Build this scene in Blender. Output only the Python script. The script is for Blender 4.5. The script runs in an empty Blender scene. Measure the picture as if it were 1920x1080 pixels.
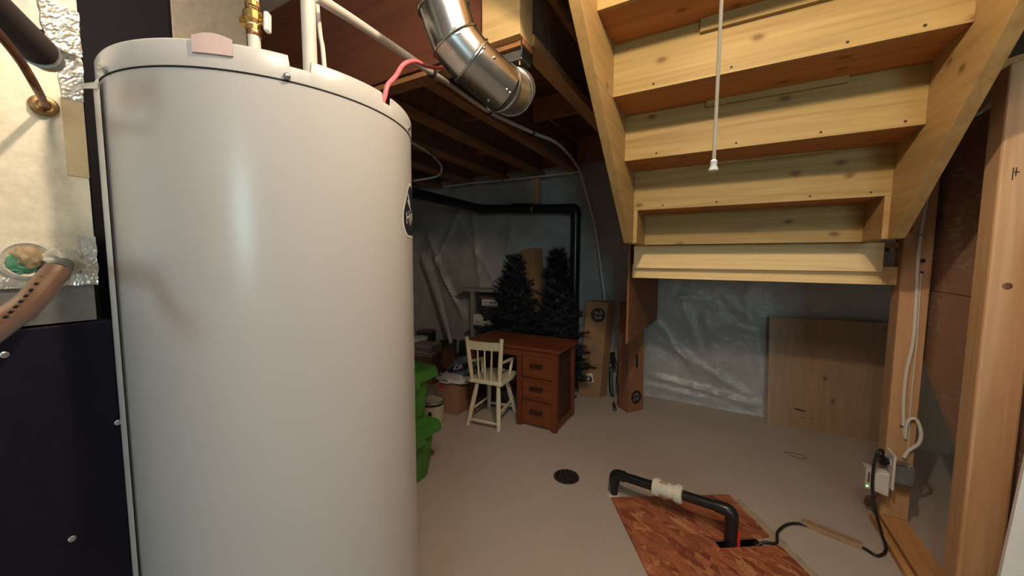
import bpy, math, random
from mathutils import Vector, Matrix, noise
random.seed(11)
C = bpy.context.scene.collection
S = bpy.context.scene

# ------------------------------------------------------------------ camera
# house axes: +X along the stair width, +Y towards the back wall, +Z up, floor at 0 (metres)
F, PITCH, YAW, ROLL, H = 689.54, -.0792, .5133, .0048, 1.30
_f = Vector((-math.sin(YAW)*math.cos(PITCH), math.cos(YAW)*math.cos(PITCH), math.sin(PITCH)))
_r0 = Vector((math.cos(YAW), math.sin(YAW), 0)); _u0 = _r0.cross(_f)
_r = _r0*math.cos(ROLL) + _u0*math.sin(ROLL); _u = -_r0*math.sin(ROLL) + _u0*math.cos(ROLL)
cd = bpy.data.cameras.new('camera'); cam = bpy.data.objects.new('camera', cd); C.objects.link(cam)
cd.sensor_width = 36; cd.lens = 36*F/1920; cd.clip_start = .02
M = Matrix((_r, _u, -_f)).transposed().to_4x4(); M.translation = (0, 0, H)
cam.matrix_world = M; S.camera = cam

# ------------------------------------------------------------------ world, lights, exposure
w = bpy.data.worlds.new('world'); S.world = w; w.use_nodes = True
w.node_tree.nodes['Background'].inputs[0].default_value = (.5, .6, .8, 1)
w.node_tree.nodes['Background'].inputs[1].default_value = .02
S.view_settings.view_transform = 'Standard'; S.view_settings.look = 'None'
S.view_settings.gamma = 1; S.view_settings.use_curve_mapping = False
S.view_settings.exposure = 1.15
BULB = Vector((-.02, .55, 2.30)); BULB_W = 22
BULB2 = Vector((.15, -.15, 2.50)); FILL_BULB_W = 14  # unseen fill lamp, added behind the camera to brighten the room
WINDOW_STRENGTH = 9
# ------------------------------------------------------------------ measuring helpers (sight lines to real distances)
def ray(x, y): return _r*((x-960)/F) - _u*((y-540)/F) + _f
O = Vector((0, 0, H))
def PZ(x, y, z): d = ray(x, y); return O + d*((z-H)/d.z)
def PX(x, y, X): d = ray(x, y); return O + d*(X/d.x)
def PY(x, y, Y): d = ray(x, y); return O + d*(Y/d.y)
def PT(x, y, t): return O + ray(x, y)*t

# ------------------------------------------------------------------ materials
MATS = {}
def node_mat(name):
    m = bpy.data.materials.new(name); m.use_nodes = True
    nt = m.node_tree; b = nt.nodes['Principled BSDF']
    return m, nt, b
def N(nt, t, **k):
    n = nt.nodes.new(t)
    for a, v in k.items():
        if a.startswith('i_'): n.inputs[a[2:].replace('_', ' ')].default_value = v
        else: setattr(n, a, v)
    return n
def rgba(c): return (c[0], c[1], c[2], 1)
def ramp(nt, fac, stops):
    r = N(nt, 'ShaderNodeValToRGB'); e = r.color_ramp.elements
    while len(e) > 1: e.remove(e[-1])
    e[0].position, e[0].color = stops[0][0], rgba(stops[0][1])
    for p, c in stops[1:]:
        q = e.new(p); q.color = rgba(c)
    nt.links.new(fac, r.inputs[0]); return r.outputs[0]
def coords(nt, scale, rot=(0, 0, 0), rnd=True):
    tc = N(nt, 'ShaderNodeTexCoord'); mp = N(nt, 'ShaderNodeMapping')
    mp.inputs['Scale'].default_value = scale; mp.inputs['Rotation'].default_value = rot
    src = tc.outputs['Object']
    if rnd:
        oi = N(nt, 'ShaderNodeObjectInfo'); mu = N(nt, 'ShaderNodeMath', operation='MULTIPLY'); mu.inputs[1].default_value = 17.3
        nt.links.new(oi.outputs['Random'], mu.inputs[0])
        ad = N(nt, 'ShaderNodeVectorMath', operation='ADD'); nt.links.new(src, ad.inputs[0]); nt.links.new(mu.outputs[0], ad.inputs[1]); src = ad.outputs[0]
    nt.links.new(src, mp.inputs[0]); return mp.outputs[0]
def mixc(nt, fac, a, b, mode='MIX'):
    m = N(nt, 'ShaderNodeMix', data_type='RGBA', blend_type=mode)
    if hasattr(fac, 'node'): nt.links.new(fac, m.inputs[0])
    else: m.inputs[0].default_value = fac
    for s, i in ((a, 6), (b, 7)):
        if hasattr(s, 'node'): nt.links.new(s, m.inputs[i])
        else: m.inputs[i].default_value = rgba(s)
    return m.outputs[2]
def noise_t(nt, vec, sc, det=4, rough=.55, dist=0):
    n = N(nt, 'ShaderNodeTexNoise'); n.inputs['Scale'].default_value = sc; n.inputs['Detail'].default_value = det
    n.inputs['Roughness'].default_value = rough; n.inputs['Distortion'].default_value = dist
    if vec is not None: nt.links.new(vec, n.inputs['Vector'])
    return n.outputs[0]
def bump(nt, b, h, strength, dist=.01):
    n = N(nt, 'ShaderNodeBump'); n.inputs['Strength'].default_value = strength; n.inputs['Distance'].default_value = dist
    nt.links.new(h, n.inputs['Height']); nt.links.new(n.outputs[0], b.inputs['Normal'])

def plain(name, col, rough=.5, metal=0, var=.12, sc=18, spec=.5, bmp=0):
    if name in MATS: return MATS[name]
    m, nt, b = node_mat(name)
    v = coords(nt, (1, 1, 1)); n = noise_t(nt, v, sc, 5)
    lo = tuple(c*(1-var) for c in col); hi = tuple(min(1, c*(1+var)) for c in col)
    nt.links.new(ramp(nt, n, [(.3, lo), (.7, hi)]), b.inputs['Base Color'])
    b.inputs['Roughness'].default_value = rough; b.inputs['Metallic'].default_value = metal
    b.inputs['Specular IOR Level'].default_value = spec
    if bmp: bump(nt, b, noise_t(nt, v, sc*3, 4), bmp, .004)
    MATS[name] = m; return m

def wood(name, lo, hi, axis='X', rot=None, knots=.5, rough=.55, knotcol=None, sc=1.0, band_amt=.3):
    """sawn softwood or plywood: long grain along one axis, cathedral bands, brown knots"""
    if name in MATS: return MATS[name]
    m, nt, b = node_mat(name)
    a = {'X': (1.1, 26, 26), 'Y': (26, 1.1, 26), 'Z': (26, 26, 1.1)}[axis]
    kk = {'X': (6, 10, 10), 'Y': (10, 6, 10), 'Z': (10, 10, 6)}[axis]
    rot = rot or (0, 0, 0)
    v = coords(nt, tuple(q*sc for q in a), rot); vk = coords(nt, tuple(q*sc for q in kk), rot)
    g1 = noise_t(nt, v, 1.0, 3, .6, 1.2)
    sn = N(nt, 'ShaderNodeMath', operation='MULTIPLY'); sn.inputs[1].default_value = 26
    nt.links.new(noise_t(nt, v, .35, 2, .5, .6), sn.inputs[0])
    s2 = N(nt, 'ShaderNodeMath', operation='SINE'); nt.links.new(sn.outputs[0], s2.inputs[0])
    c1 = ramp(nt, g1, [(.25, lo), (.75, hi)])
    dark = tuple(q*.72 for q in lo)
    band = ramp(nt, s2.outputs[0], [(.5, (0, 0, 0)), (1.0, (1, 1, 1))])
    mb = N(nt, 'ShaderNodeMath', operation='MULTIPLY'); mb.inputs[1].default_value = band_amt
    nt.links.new(band, mb.inputs[0])
    c2 = mixc(nt, mb.outputs[0], c1, dark)
    if knots:
        sx = N(nt, 'ShaderNodeSeparateXYZ'); nt.links.new(vk, sx.inputs[0])
        i1, i2, i3 = {'X': (0, 1, 2), 'Y': (1, 0, 2), 'Z': (2, 0, 1)}[axis]
        ad2 = N(nt, 'ShaderNodeMath', operation='ADD'); nt.links.new(sx.outputs[i2], ad2.inputs[0]); nt.links.new(sx.outputs[i3], ad2.inputs[1])
        cx = N(nt, 'ShaderNodeCombineXYZ'); nt.links.new(sx.outputs[i1], cx.inputs[0]); nt.links.new(ad2.outputs[0], cx.inputs[1])
        vo = N(nt, 'ShaderNodeTexVoronoi', voronoi_dimensions='2D'); vo.inputs['Scale'].default_value = 1.0; nt.links.new(cx.outputs[0], vo.inputs['Vector'])
        kc = knotcol or (lo[0]*.38, lo[1]*.26, lo[2]*.2)
        kf = ramp(nt, vo.outputs['Distance'], [(0, (1, 1, 1)), (.07, (.9, .9, .9)), (.12, (.35, .35, .35)), (.20, (0, 0, 0))])
        sel = N(nt, 'ShaderNodeMath', operation='GREATER_THAN'); sel.inputs[1].default_value = 1-knots*.5
        sp = N(nt, 'ShaderNodeSeparateColor'); nt.links.new(vo.outputs['Color'], sp.inputs[0]); nt.links.new(sp.outputs[0], sel.inputs[0])
        km = N(nt, 'ShaderNodeMath', operation='MULTIPLY'); nt.links.new(kf, km.inputs[0]); nt.links.new(sel.outputs[0], km.inputs[1])
        k2 = N(nt, 'ShaderNodeMath', operation='MULTIPLY'); k2.inputs[1].default_value = .8; nt.links.new(km.outputs[0], k2.inputs[0])
        c2 = mixc(nt, k2.outputs[0], c2, kc)
    nt.links.new(c2, b.inputs['Base Color']); b.inputs['Roughness'].default_value = rough
    b.inputs['Specular IOR Level'].default_value = .3
    bump(nt, b, g1, .12, .002)
    MATS[name] = m; return m

def osb(name, cols, scale=26, rot=.5):
    m, nt, b = node_mat(name)
    v = coords(nt, (1, 1, 1), (0, 0, rot), False)
    nz = N(nt, 'ShaderNodeTexNoise'); nz.inputs['Scale'].default_value = 9; nt.links.new(v, nz.inputs['Vector'])
    dv = N(nt, 'ShaderNodeMix', data_type='RGBA', blend_type='LINEAR_LIGHT'); dv.inputs[0].default_value = .010
    nt.links.new(v, dv.inputs[6]); nt.links.new(nz.outputs['Color'], dv.inputs[7])
    outs = []
    for ang, sx in ((.35, .40), (-.5, .36), (1.3, .5)):
        mp = N(nt, 'ShaderNodeMapping'); mp.inputs['Rotation'].default_value = (0, 0, ang); mp.inputs['Scale'].default_value = (scale*sx, scale, scale)
        nt.links.new(dv.outputs[2], mp.inputs[0])
        vo = N(nt, 'ShaderNodeTexVoronoi'); vo.inputs['Scale'].default_value = 1; nt.links.new(mp.outputs[0], vo.inputs['Vector'])
        sp = N(nt, 'ShaderNodeSeparateColor'); nt.links.new(vo.outputs['Color'], sp.inputs[0])
        outs.append(sp)
    c = ramp(nt, outs[0].outputs[0], [(0, cols[0]), (.35, cols[1]), (.7, cols[2]), (1, cols[3])])
    c2 = ramp(nt, outs[1].outputs[1], [(0, cols[1]), (.5, cols[2]), (1, cols[0])])
    c3 = ramp(nt, outs[2].outputs[2], [(0, cols[0]), (.6, cols[2]), (1, cols[3])])
    st = N(nt, 'ShaderNodeMath', operation='GREATER_THAN'); st.inputs[1].default_value = .55; nt.links.new(outs[2].outputs[0], st.inputs[0])
    s2 = N(nt, 'ShaderNodeMath', operation='GREATER_THAN'); s2.inputs[1].default_value = .6; nt.links.new(outs[1].outputs[0], s2.inputs[0])
    c = mixc(nt, st.outputs[0], c, c3); c = mixc(nt, s2.outputs[0], c, c2)
    fine = noise_t(nt, v, 120, 3)
    c = mixc(nt, ramp(nt, fine, [(.35, (.55, .55, .55)), (.7, (0, 0, 0))]), c, cols[0])
    nt.links.new(c, b.inputs['Base Color']); b.inputs['Roughness'].default_value = .6
    bump(nt, b, outs[0].outputs[0], .25, .003)
    return m

def metal(name, col, rough=.3, spang=0., sc=60, metallic=1.):
    if name in MATS: return MATS[name]
    m, nt, b = node_mat(name)
    v = coords(nt, (1, 1, 1))
    n = noise_t(nt, v, sc, 4, .7)
    nt.links.new(ramp(nt, n, [(.3, tuple(c*(1-.25) for c in col)), (.7, col)]), b.inputs['Base Color'])
    n2 = noise_t(nt, v, sc*.3, 5, .6)
    mr = N(nt, 'ShaderNodeMapRange'); mr.inputs['To Min'].default_value = rough*.7; mr.inputs['To Max'].default_value = rough*1.35
    nt.links.new(n2, mr.inputs[0]); nt.links.new(mr.outputs[0], b.inputs['Roughness'])
    b.inputs['Metallic'].default_value = metallic
    if spang: bump(nt, b, n2, spang, .004)
    MATS[name] = m; return m

pine_x = wood('stair_plywood_x', (.29, .18, .058), (.43, .30, .114), 'X', knots=.42)
pine_y = wood('stair_plywood_y', (.34, .205, .075), (.46, .30, .125), 'Y', rot=(.70, 0, 0), knots=.2)
stud_z = wood('stud_pine', (.47, .27, .14), (.57, .37, .215), 'Z', knots=.12)
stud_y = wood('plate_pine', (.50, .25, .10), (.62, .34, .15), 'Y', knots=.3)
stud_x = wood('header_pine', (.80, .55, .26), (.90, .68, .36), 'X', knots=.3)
tread_shaded_x = wood('tread_plywood_shaded', (.36, .135, .038), (.48, .20, .06), 'X', knots=.35)  # stair plywood with the underside shade put into a darker, redder colour
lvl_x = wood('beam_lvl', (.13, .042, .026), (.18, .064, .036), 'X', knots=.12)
lvl_lit_end = wood('beam_lvl_lit', (.60, .40, .17), (.70, .48, .22), 'X', knots=.4)  # same wood as the beam, with the bulb's light painted in as yellow
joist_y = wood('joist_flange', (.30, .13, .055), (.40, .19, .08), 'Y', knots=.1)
fir_z = wood('panelling_fir', (.20, .070, .030), (.33, .13, .055), 'Z', knots=0, sc=1.6)
ply_z = wood('leaning_plywood', (.30, .195, .125), (.39, .265, .175), 'Z', knots=.07, band_amt=.12)
hard_brown = None
cardboard = plain('cardboard', (.27, .145, .07), .8, var=.10, sc=6)
cardboard_red = plain('cardboard_reddish', (.26, .105, .05), .8, var=.12, sc=6)
cardboard_dark = plain('cardboard_dark_side', (.17, .085, .045), .8, var=.1, sc=6)
desk_wood = wood('desk_red_wood', (.14, .034, .013), (.215, .060, .022), 'X', knots=0, rough=.42)
desk_wood_z = wood('desk_red_wood_upright', (.125, .029, .011), (.185, .048, .018), 'Z', knots=0, rough=.42)
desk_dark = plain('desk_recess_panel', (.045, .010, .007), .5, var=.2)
enamel = plain('white_tank_enamel', (.455, .45, .452), .28, var=.015, sc=3, spec=.5)
galv = metal('galvanised_sheet', (.62, .60, .56), .36, .05)
galv_plenum = metal('galvanised_plenum', (.92, .85, .69), .38, .06, 40, .35)
galv_dark = metal('weathered_galvanised', (.36, .36, .35), .5, .05)
duct_metal = metal('duct_steel', (.45, .44, .43), .25, .03, 25)
foil = metal('foil_tape', (.82, .80, .74), .30, .4, 70, .8)
brass = metal('brass', (.62, .40, .14), .25)
copper = metal('copper_ring', (.50, .21, .11), .35)
copper_tube = metal('copper_tube', (.24, .105, .055), .45)
steel = metal('screw_steel', (.55, .56, .58), .3)
black_pl = plain('black_abs', (.012, .012, .014), .28, var=.2)
black_dull = plain('black_foam', (.030, .022, .022), .8, var=.2)
rubber = plain('black_rubber', (.010, .010, .012), .4, var=.1)
navy = plain('dark_cabinet_enamel', (.006, .005, .013), .6, var=.25, sc=60, spec=.18)
pex = plain('white_pex', (.62, .58, .53), .4, var=.05)
pvc = plain('white_pvc', (.70, .66, .57), .35, var=.06)
white_pl = plain('white_plastic', (.72, .72, .72), .35, var=.04)
cable_w = plain('white_cable_jacket', (.66, .64, .61), .45, var=.05)
pinkm = plain('pink_cable_jacket', (.62, .13, .16), .45, var=.08)
cream = None
green = plain('green_tote_plastic', (.055, .20, .030), .38, var=.22, sc=7)
drywall = plain('white_drywall', (.70, .68, .66), .8, var=.04, bmp=.05)
paper = plain('white_paper', (.62, .60, .56), .7, var=.08)
ink = plain('dark_print', (.012, .010, .012), .7, var=.05)
tanprint = plain('tan_print', (.38, .23, .12), .8, var=.05)
grey_pl = plain('dark_grey_plastic', (.035, .037, .042), .35, var=.2)
sealant = plain('white_sealant_putty', (.50, .46, .40), .6, var=.2, sc=40, bmp=.4)
pinktape = plain('pale_pink_tape', (.58, .44, .42), .4, var=.06)
needle = plain('artificial_needles', (.005, .009, .013), .6, var=.5, sc=20)
bark = plain('tree_pole', (.05, .03, .02), .8)
red_pl = plain('red_handle', (.62, .03, .02), .4)
gasket = plain('grey_sill_gasket', (.10, .115, .14), .7)
bag_w = plain('white_bag_plastic', (.55, .53, .52), .35, var=.1, sc=12, bmp=.5)
bag_b = plain('blue_bag_plastic', (.10, .17, .22), .35, var=.35, sc=9, bmp=.5)
brown_bag = plain('brown_paper', (.20, .085, .04), .7, var=.2, sc=10, bmp=.4)
grey_box = plain('grey_metal_box', (.20, .225, .25), .5, .35, var=.15, sc=30)
insul = plain('pink_web_osb', (.24, .13, .085), .8, var=.3, sc=25)
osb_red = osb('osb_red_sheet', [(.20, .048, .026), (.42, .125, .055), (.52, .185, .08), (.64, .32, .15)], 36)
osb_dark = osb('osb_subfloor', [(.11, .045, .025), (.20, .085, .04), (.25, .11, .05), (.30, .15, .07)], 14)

def concrete():
    m, nt, b = node_mat('painted_concrete_floor')
    v = coords(nt, (1, 1, 1), rnd=False)
    n1 = noise_t(nt, v, 1.3, 6, .6); n2 = noise_t(nt, v, 30, 5, .65); n3 = noise_t(nt, v, 6, 6, .7, .6)
    c = ramp(nt, n1, [(.3, (.43, .365, .325)), (.7, (.50, .435, .39))])
    c = mixc(nt, ramp(nt, n2, [(.45, (0, 0, 0)), (.8, (.35, .35, .35))]), c, (.39, .33, .29))
    c = mixc(nt, ramp(nt, n3, [(.62, (0, 0, 0)), (.72, (.30, .30, .30))]), c, (.58, .52, .46))
    vo = N(nt, 'ShaderNodeTexVoronoi'); vo.inputs['Scale'].default_value = 5; nt.links.new(v, vo.inputs['Vector'])
    sp = ramp(nt, vo.outputs['Distance'], [(0, (.8, .8, .8)), (.02, (.5, .5, .5)), (.04, (0, 0, 0))])
    c = mixc(nt, sp, c, (.64, .58, .50))
    nt.links.new(c, b.inputs['Base Color']); b.inputs['Roughness'].default_value = .62; b.inputs['Specular IOR Level'].default_value = .35
    bump(nt, b, n2, .06, .003); return m
def barrier():
    m, nt, b = node_mat('polyethylene_sheet')
    v = coords(nt, (1, 1, 1), rnd=False)
    n = noise_t(nt, v, 3, 5, .6, 1.5); n2 = noise_t(nt, v, 11, 4, .6, 2)
    nt.links.new(ramp(nt, n, [(.3, (.34, .34, .335)), (.7, (.46, .455, .445))]), b.inputs['Base Color'])
    b.inputs['Roughness'].default_value = .28; b.inputs['Specular IOR Level'].default_value = .6
    b.inputs['Alpha'].default_value = .9
    bump(nt, b, n2, .35, .02); return m
def brown_board():
    m, nt, b = node_mat('brown_hardboard')
    v = coords(nt, (1, 1, 1), rnd=False)
    n = noise_t(nt, v, 7, 5); vs = coords(nt, (9, 9, 30), (.5, 0, 0), False)
    c = ramp(nt, n, [(.3, (.30, .165, .11)), (.7, (.35, .205, .14))])
    sc = noise_t(nt, vs, 1.7, 5, .75, .8); area = noise_t(nt, v, 3.2, 2)
    mm = N(nt, 'ShaderNodeMath', operation='MULTIPLY'); nt.links.new(ramp(nt, sc, [(.53, (0, 0, 0)), (.60, (1, 1, 1))]), mm.inputs[0])
    nt.links.new(ramp(nt, area, [(.40, (0, 0, 0)), (.52, (.85, .85, .85))]), mm.inputs[1])
    c = mixc(nt, mm.outputs[0], c, (.47, .40, .35))
    nt.links.new(c, b.inputs['Base Color']); b.inputs['Roughness'].default_value = .5; return m
def chipped():
    m, nt, b = node_mat('chipped_cream_paint')
    v = coords(nt, (1, 1, 1)); n = noise_t(nt, v, 42, 5, .7, .5); n2 = noise_t(nt, v, 8, 3)
    c = ramp(nt, n2, [(.3, (.66, .59, .42)), (.7, (.74, .67, .50))])
    c = mixc(nt, ramp(nt, n, [(.69, (0, 0, 0)), (.72, (1, 1, 1))]), c, (.03, .015, .01))
    nt.links.new(c, b.inputs['Base Color']); b.inputs['Roughness'].default_value = .4; return m
def emis(name, col, st):
    m, nt, b = node_mat(name); b.inputs['Base Color'].default_value = rgba(col)
    b.inputs['Emission Color'].default_value = rgba(col); b.inputs['Emission Strength'].default_value = st; return m
concrete_m = concrete(); barrier_m = barrier(); hard_brown = brown_board(); cream = chipped()

# ------------------------------------------------------------------ mesh builder
class MB:
    def __init__(s): s.v = []; s.f = []
    def add(s, vs, fs):
        o = len(s.v); s.v += [Vector(q) for q in vs]; s.f += [tuple(i+o for i in f) for f in fs]; return s
    def box(s, x0, x1, y0, y1, z0, z1):
        return s.add([(x, y, z) for x in (x0, x1) for y in (y0, y1) for z in (z0, z1)],
                     [(0, 1, 3, 2), (4, 6, 7, 5), (0, 4, 5, 1), (2, 3, 7, 6), (0, 2, 6, 4), (1, 5, 7, 3)])
    def obox(s, c, a, b, d):
        c, a, b, d = Vector(c), Vector(a), Vector(b), Vector(d)
        return s.add([c + i*a + j*b + k*d for i in (-1, 1) for j in (-1, 1) for k in (-1, 1)],
                     [(0, 1, 3, 2), (4, 6, 7, 5), (0, 4, 5, 1), (2, 3, 7, 6), (0, 2, 6, 4), (1, 5, 7, 3)])
    def prism(s, pts, ext):
        pts = [Vector(p) for p in pts]; ext = Vector(ext); n = len(pts)
        return s.add(pts + [p+ext for p in pts], [tuple(range(n))[::-1], tuple(range(n, 2*n))] +
                     [(i, (i+1) % n, n+(i+1) % n, n+i) for i in range(n)])
    def hexa(s, lo, hi):     # two 4-point rings
        return s.add(list(lo)+list(hi), [(3, 2, 1, 0), (4, 5, 6, 7)] + [(i, (i+1) % 4, 4+(i+1) % 4, 4+i) for i in range(4)])
    def tube(s, pts, r, seg=12, caps=True):
        pts = [Vector(p) for p in pts]; n = len(pts); rs = r if isinstance(r, (list, tuple)) else [r]*n
        o = len(s.v); up = None
        for i, p in enumerate(pts):
            t = (pts[min(i+1, n-1)] - pts[max(i-1, 0)]).normalized()
            if up is None:
                up = Vector((0, 0, 1)) if abs(t.z) < .9 else Vector((1, 0, 0))
            a = (up - t*up.dot(t)).normalized(); up = a; b = t.cross(a)
            for k in range(seg):
                q = 2*math.pi*k/seg; s.v.append(p + (a*math.cos(q) + b*math.sin(q))*rs[i])
        for i in range(n-1):
            for k in range(seg):
                k2 = (k+1) % seg
                s.f.append((o+i*seg+k, o+i*seg+k2, o+(i+1)*seg+k2, o+(i+1)*seg+k))
        if caps:
            s.f.append(tuple(o+k for k in range(seg))[::-1]); s.f.append(tuple(o+(n-1)*seg+k for k in range(seg)))
        return s
    def lathe(s, prof, c=(0, 0, 0), ax=(0, 0, 1), seg=32):
        c = Vector(c); ax = Vector(ax).normalized(); u = Vector((1, 0, 0)) if abs(ax.x) < .9 else Vector((0, 1, 0))
        a = (u - ax*u.dot(ax)).normalized(); b = ax.cross(a); o = len(s.v)
        for r, z in prof:
            for k in range(seg):
                q = 2*math.pi*k/seg; s.v.append(c + ax*z + (a*math.cos(q)+b*math.sin(q))*max(r, 1e-5))
        for i in range(len(prof)-1):
            for k in range(seg):
                k2 = (k+1) % seg; s.f.append((o+i*seg+k, o+i*seg+k2, o+(i+1)*seg+k2, o+(i+1)*seg+k))
        s.f.append(tuple(o+k for k in range(seg))[::-1]); s.f.append(tuple(o+(len(prof)-1)*seg+k for k in range(seg)))
        return s
    def ring(s, c, ax, R, r, seg=32, s2=8):
        c = Vector(c); ax = Vector(ax).normalized(); u = Vector((1, 0, 0)) if abs(ax.x) < .9 else Vector((0, 1, 0))
        a = (u - ax*u.dot(ax)).normalized(); b = ax.cross(a); o = len(s.v)
        for k in range(seg):
            q = 2*math.pi*k/seg; d = a*math.cos(q)+b*math.sin(q)
            for j in range(s2):
                p = 2*math.pi*j/s2; s.v.append(c + d*(R + r*math.cos(p)) + ax*r*math.sin(p))
        for k in range(seg):
            for j in range(s2):
                s.f.append((o+k*s2+j, o+((k+1) % seg)*s2+j, o+((k+1) % seg)*s2+(j+1) % s2, o+k*s2+(j+1) % s2))
        return s
    def blob(s, c, rx, ry, rz, amp=.15, fr=3, seg=20, rings=12, seed=0, axes=None, flat=None):
        c = Vector(c); o = len(s.v)
        for i in range(rings+1):
            th = math.pi*i/rings
            for k in range(seg):
                ph = 2*math.pi*k/seg
                d = Vector((math.sin(th)*math.cos(ph), math.sin(th)*math.sin(ph), math.cos(th)))
                m = 1 + amp*noise.noise(d*fr + Vector((seed*3.1, seed, 0)))
                q = Vector((d.x*rx*m, d.y*ry*m, d.z*rz*m))
                if flat is not None: q.z = max(q.z, -flat)
                if axes: q = axes[0]*q.x + axes[1]*q.y + axes[2]*q.z
                s.v.append(c+q)
        for i in range(rings):
            for k in range(seg):
                k2 = (k+1) % seg; s.f.append((o+i*seg+k, o+(i+1)*seg+k, o+(i+1)*seg+k2, o+i*seg+k2))
        return s

BASE = {}
def smooth_path(pts, n=8):
    pts = [Vector(p) for p in pts]; P = [pts[0]*2-pts[1]] + pts + [pts[-1]*2-pts[-2]]; out = []
    for i in range(1, len(P)-2):
        for k in range(n):
            t = k/n; a, b, c, d = P[i-1], P[i], P[i+1], P[i+2]
            out.append(.5*((2*b) + (c-a)*t + (2*a-5*b+4*c-d)*t*t + (3*b-a-3*c+d)*t**3))
    out.append(pts[-1]); return out
def link_mesh(name, mb, mat, base, smooth=False, bev=0):
    me = bpy.data.meshes.new(name); me.from_pydata([tuple(v-base) for v in mb.v], [], mb.f); me.validate()
    import bmesh
    bm = bmesh.new(); bm.from_mesh(me); bmesh.ops.recalc_face_normals(bm, faces=bm.faces[:]); bm.to_mesh(me); bm.free()
    o = bpy.data.objects.new(name, me); C.objects.link(o)
    for m in (mat if isinstance(mat, list) else [mat]): me.materials.append(m)
    if smooth:
        for p in me.polygons: p.use_smooth = True
        me.set_sharp_from_angle(angle=math.radians(38))
    if bev:
        bv = o.modifiers.new('bevel', 'BEVEL'); bv.width = bev; bv.segments = 2; bv.limit_method = 'ANGLE'; bv.angle_limit = math.radians(40)
    return o
def tag(o, label, cat, group=None, kind=None):
    if label: o['label'] = label
    if cat: o['category'] = cat
    if group: o['group'] = group
    if kind: o['kind'] = kind
    return o
def thing(name, label, cat, base, group=None):
    o = bpy.data.objects.new(name, None); o.empty_display_size = .05; C.objects.link(o)
    o.location = base; BASE[o.name] = Vector(base); return tag(o, label, cat, group)
def part(name, mb, mat, parent, label=None, smooth=False, bev=0):
    b = BASE[parent.name]; o = link_mesh(name, mb, mat, b, smooth, bev); o.parent = parent; BASE[o.name] = b
    if label: o['label'] = label
    return o
def solo(name, mb, mat, label, cat, base=None, group=None, smooth=False, bev=0, kind=None):
    if base is None:
        n = len(mb.v); base = sum(mb.v, Vector())/n; base.z = min(v.z for v in mb.v)
    o = link_mesh(name, mb, mat, Vector(base), smooth, bev); o.location = base; BASE[o.name] = Vector(base)
    return tag(o, label, cat, group, kind)
def struct(name, mb, mat, bev=0):
    o = link_mesh(name, mb, mat, Vector((0, 0, 0)), bev=bev); o['kind'] = 'structure'; BASE[o.name] = Vector(); return o
def text_mb(body, size, origin, xa, ya, depth=.0008, align='CENTER', warp=None):
    cu = bpy.data.curves.new('t', 'FONT'); cu.body = body; cu.size = size; cu.align_x = align; cu.align_y = 'CENTER'; cu.extrude = depth/size*size
    o = bpy.data.objects.new('t', cu); C.objects.link(o); bpy.context.view_layer.update()
    me = bpy.data.meshes.new_from_object(o.evaluated_get(bpy.context.evaluated_depsgraph_get()))
    mb = MB(); xa, ya = Vector(xa).normalized(), Vector(ya).normalized(); za = xa.cross(ya); origin = Vector(origin)
    fn = warp or (lambda v: origin + xa*v.x + ya*v.y + za*v.z)
    mb.add([fn(v.co) for v in me.vertices], [tuple(p.vertices) for p in me.polygons])
    bpy.data.objects.remove(o); bpy.data.curves.remove(cu); bpy.data.meshes.remove(me); return mb

# ================================================================== SETTING
U2 = Vector((.85, .527, 0)).normalized(); V2 = Vector((U2.y, -U2.x, 0)); OSB0 = Vector((-.459, 1.925, 0))
def L2(u, v, z=0): return OSB0 + U2*u + V2*v + Vector((0, 0, z))
XW0, XW1, YW0, YW1 = -3.9, 2.3, -3.05, 3.72
pit = [L2(.34, .22), L2(.59, .22), L2(.59, .45), L2(.34, .45)]
outer = [Vector((XW0, YW1, 0)), Vector((XW1, YW1, 0)), Vector((XW1, YW0, 0)), Vector((XW0, YW0, 0))]
fl = MB().add(outer+pit, [(0, 1, 5, 4), (1, 2, 6, 5), (2, 3, 7, 6), (3, 0, 4, 7)])
struct('floor', fl, concrete_m)
pw = MB().add(pit+[p+Vector((0, 0, -.35)) for p in pit], [(0, 1, 5, 4), (1, 2, 6, 5), (2, 3, 7, 6), (3, 0, 4, 7), (4, 5, 6, 7)])
solo('sump_pit', pw, black_dull, 'dark open sump pit under the slot of the red OSB cover', 'sump pit')
wall_m = plain('grey_foundation_wall', (.22, .21, .20), .85, var=.12, sc=4)
struct('wall_back', MB().box(XW0, XW1, YW1, YW1+.1, 0, 2.9), wall_m)
struct('wall_left', MB().box(XW0-.1, XW0, YW0, YW1, 0, 2.9), wall_m)
struct('wall_right', MB().box(XW1, XW1+.1, YW0, YW1, 0, 2.9), wall_m)
WX0, WX1, WZ0, WZ1 = 1.05, 1.80, 1.30, 2.20
struct('wall_front', MB().box(XW0, WX0, YW0-.1, YW0, 0, 2.9).box(WX1, XW1, YW0-.1, YW0, 0, 2.9)
       .box(WX0, WX1, YW0-.1, YW0, 0, WZ0).box(WX0, WX1, YW0-.1, YW0, WZ1, 2.9), drywall)
wf = struct('window_1', MB().box(WX0, WX0+.05, YW0-.08, YW0-.02, WZ0, WZ1).box(WX1-.05, WX1, YW0-.08, YW0-.02, WZ0, WZ1)
            .box(WX0+.05, WX1-.05, YW0-.08, YW0-.02, WZ0, WZ0+.05).box(WX0+.05, WX1-.05, YW0-.08, YW0-.02, WZ1-.05, WZ1), white_pl)
part('window_pane', MB().box(WX0+.05, WX1-.05, YW0-.075, YW0-.065, WZ0+.05, WZ1-.05), emis('daylight_pane', (.58, .92, 1.0), WINDOW_STRENGTH), wf)
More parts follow.
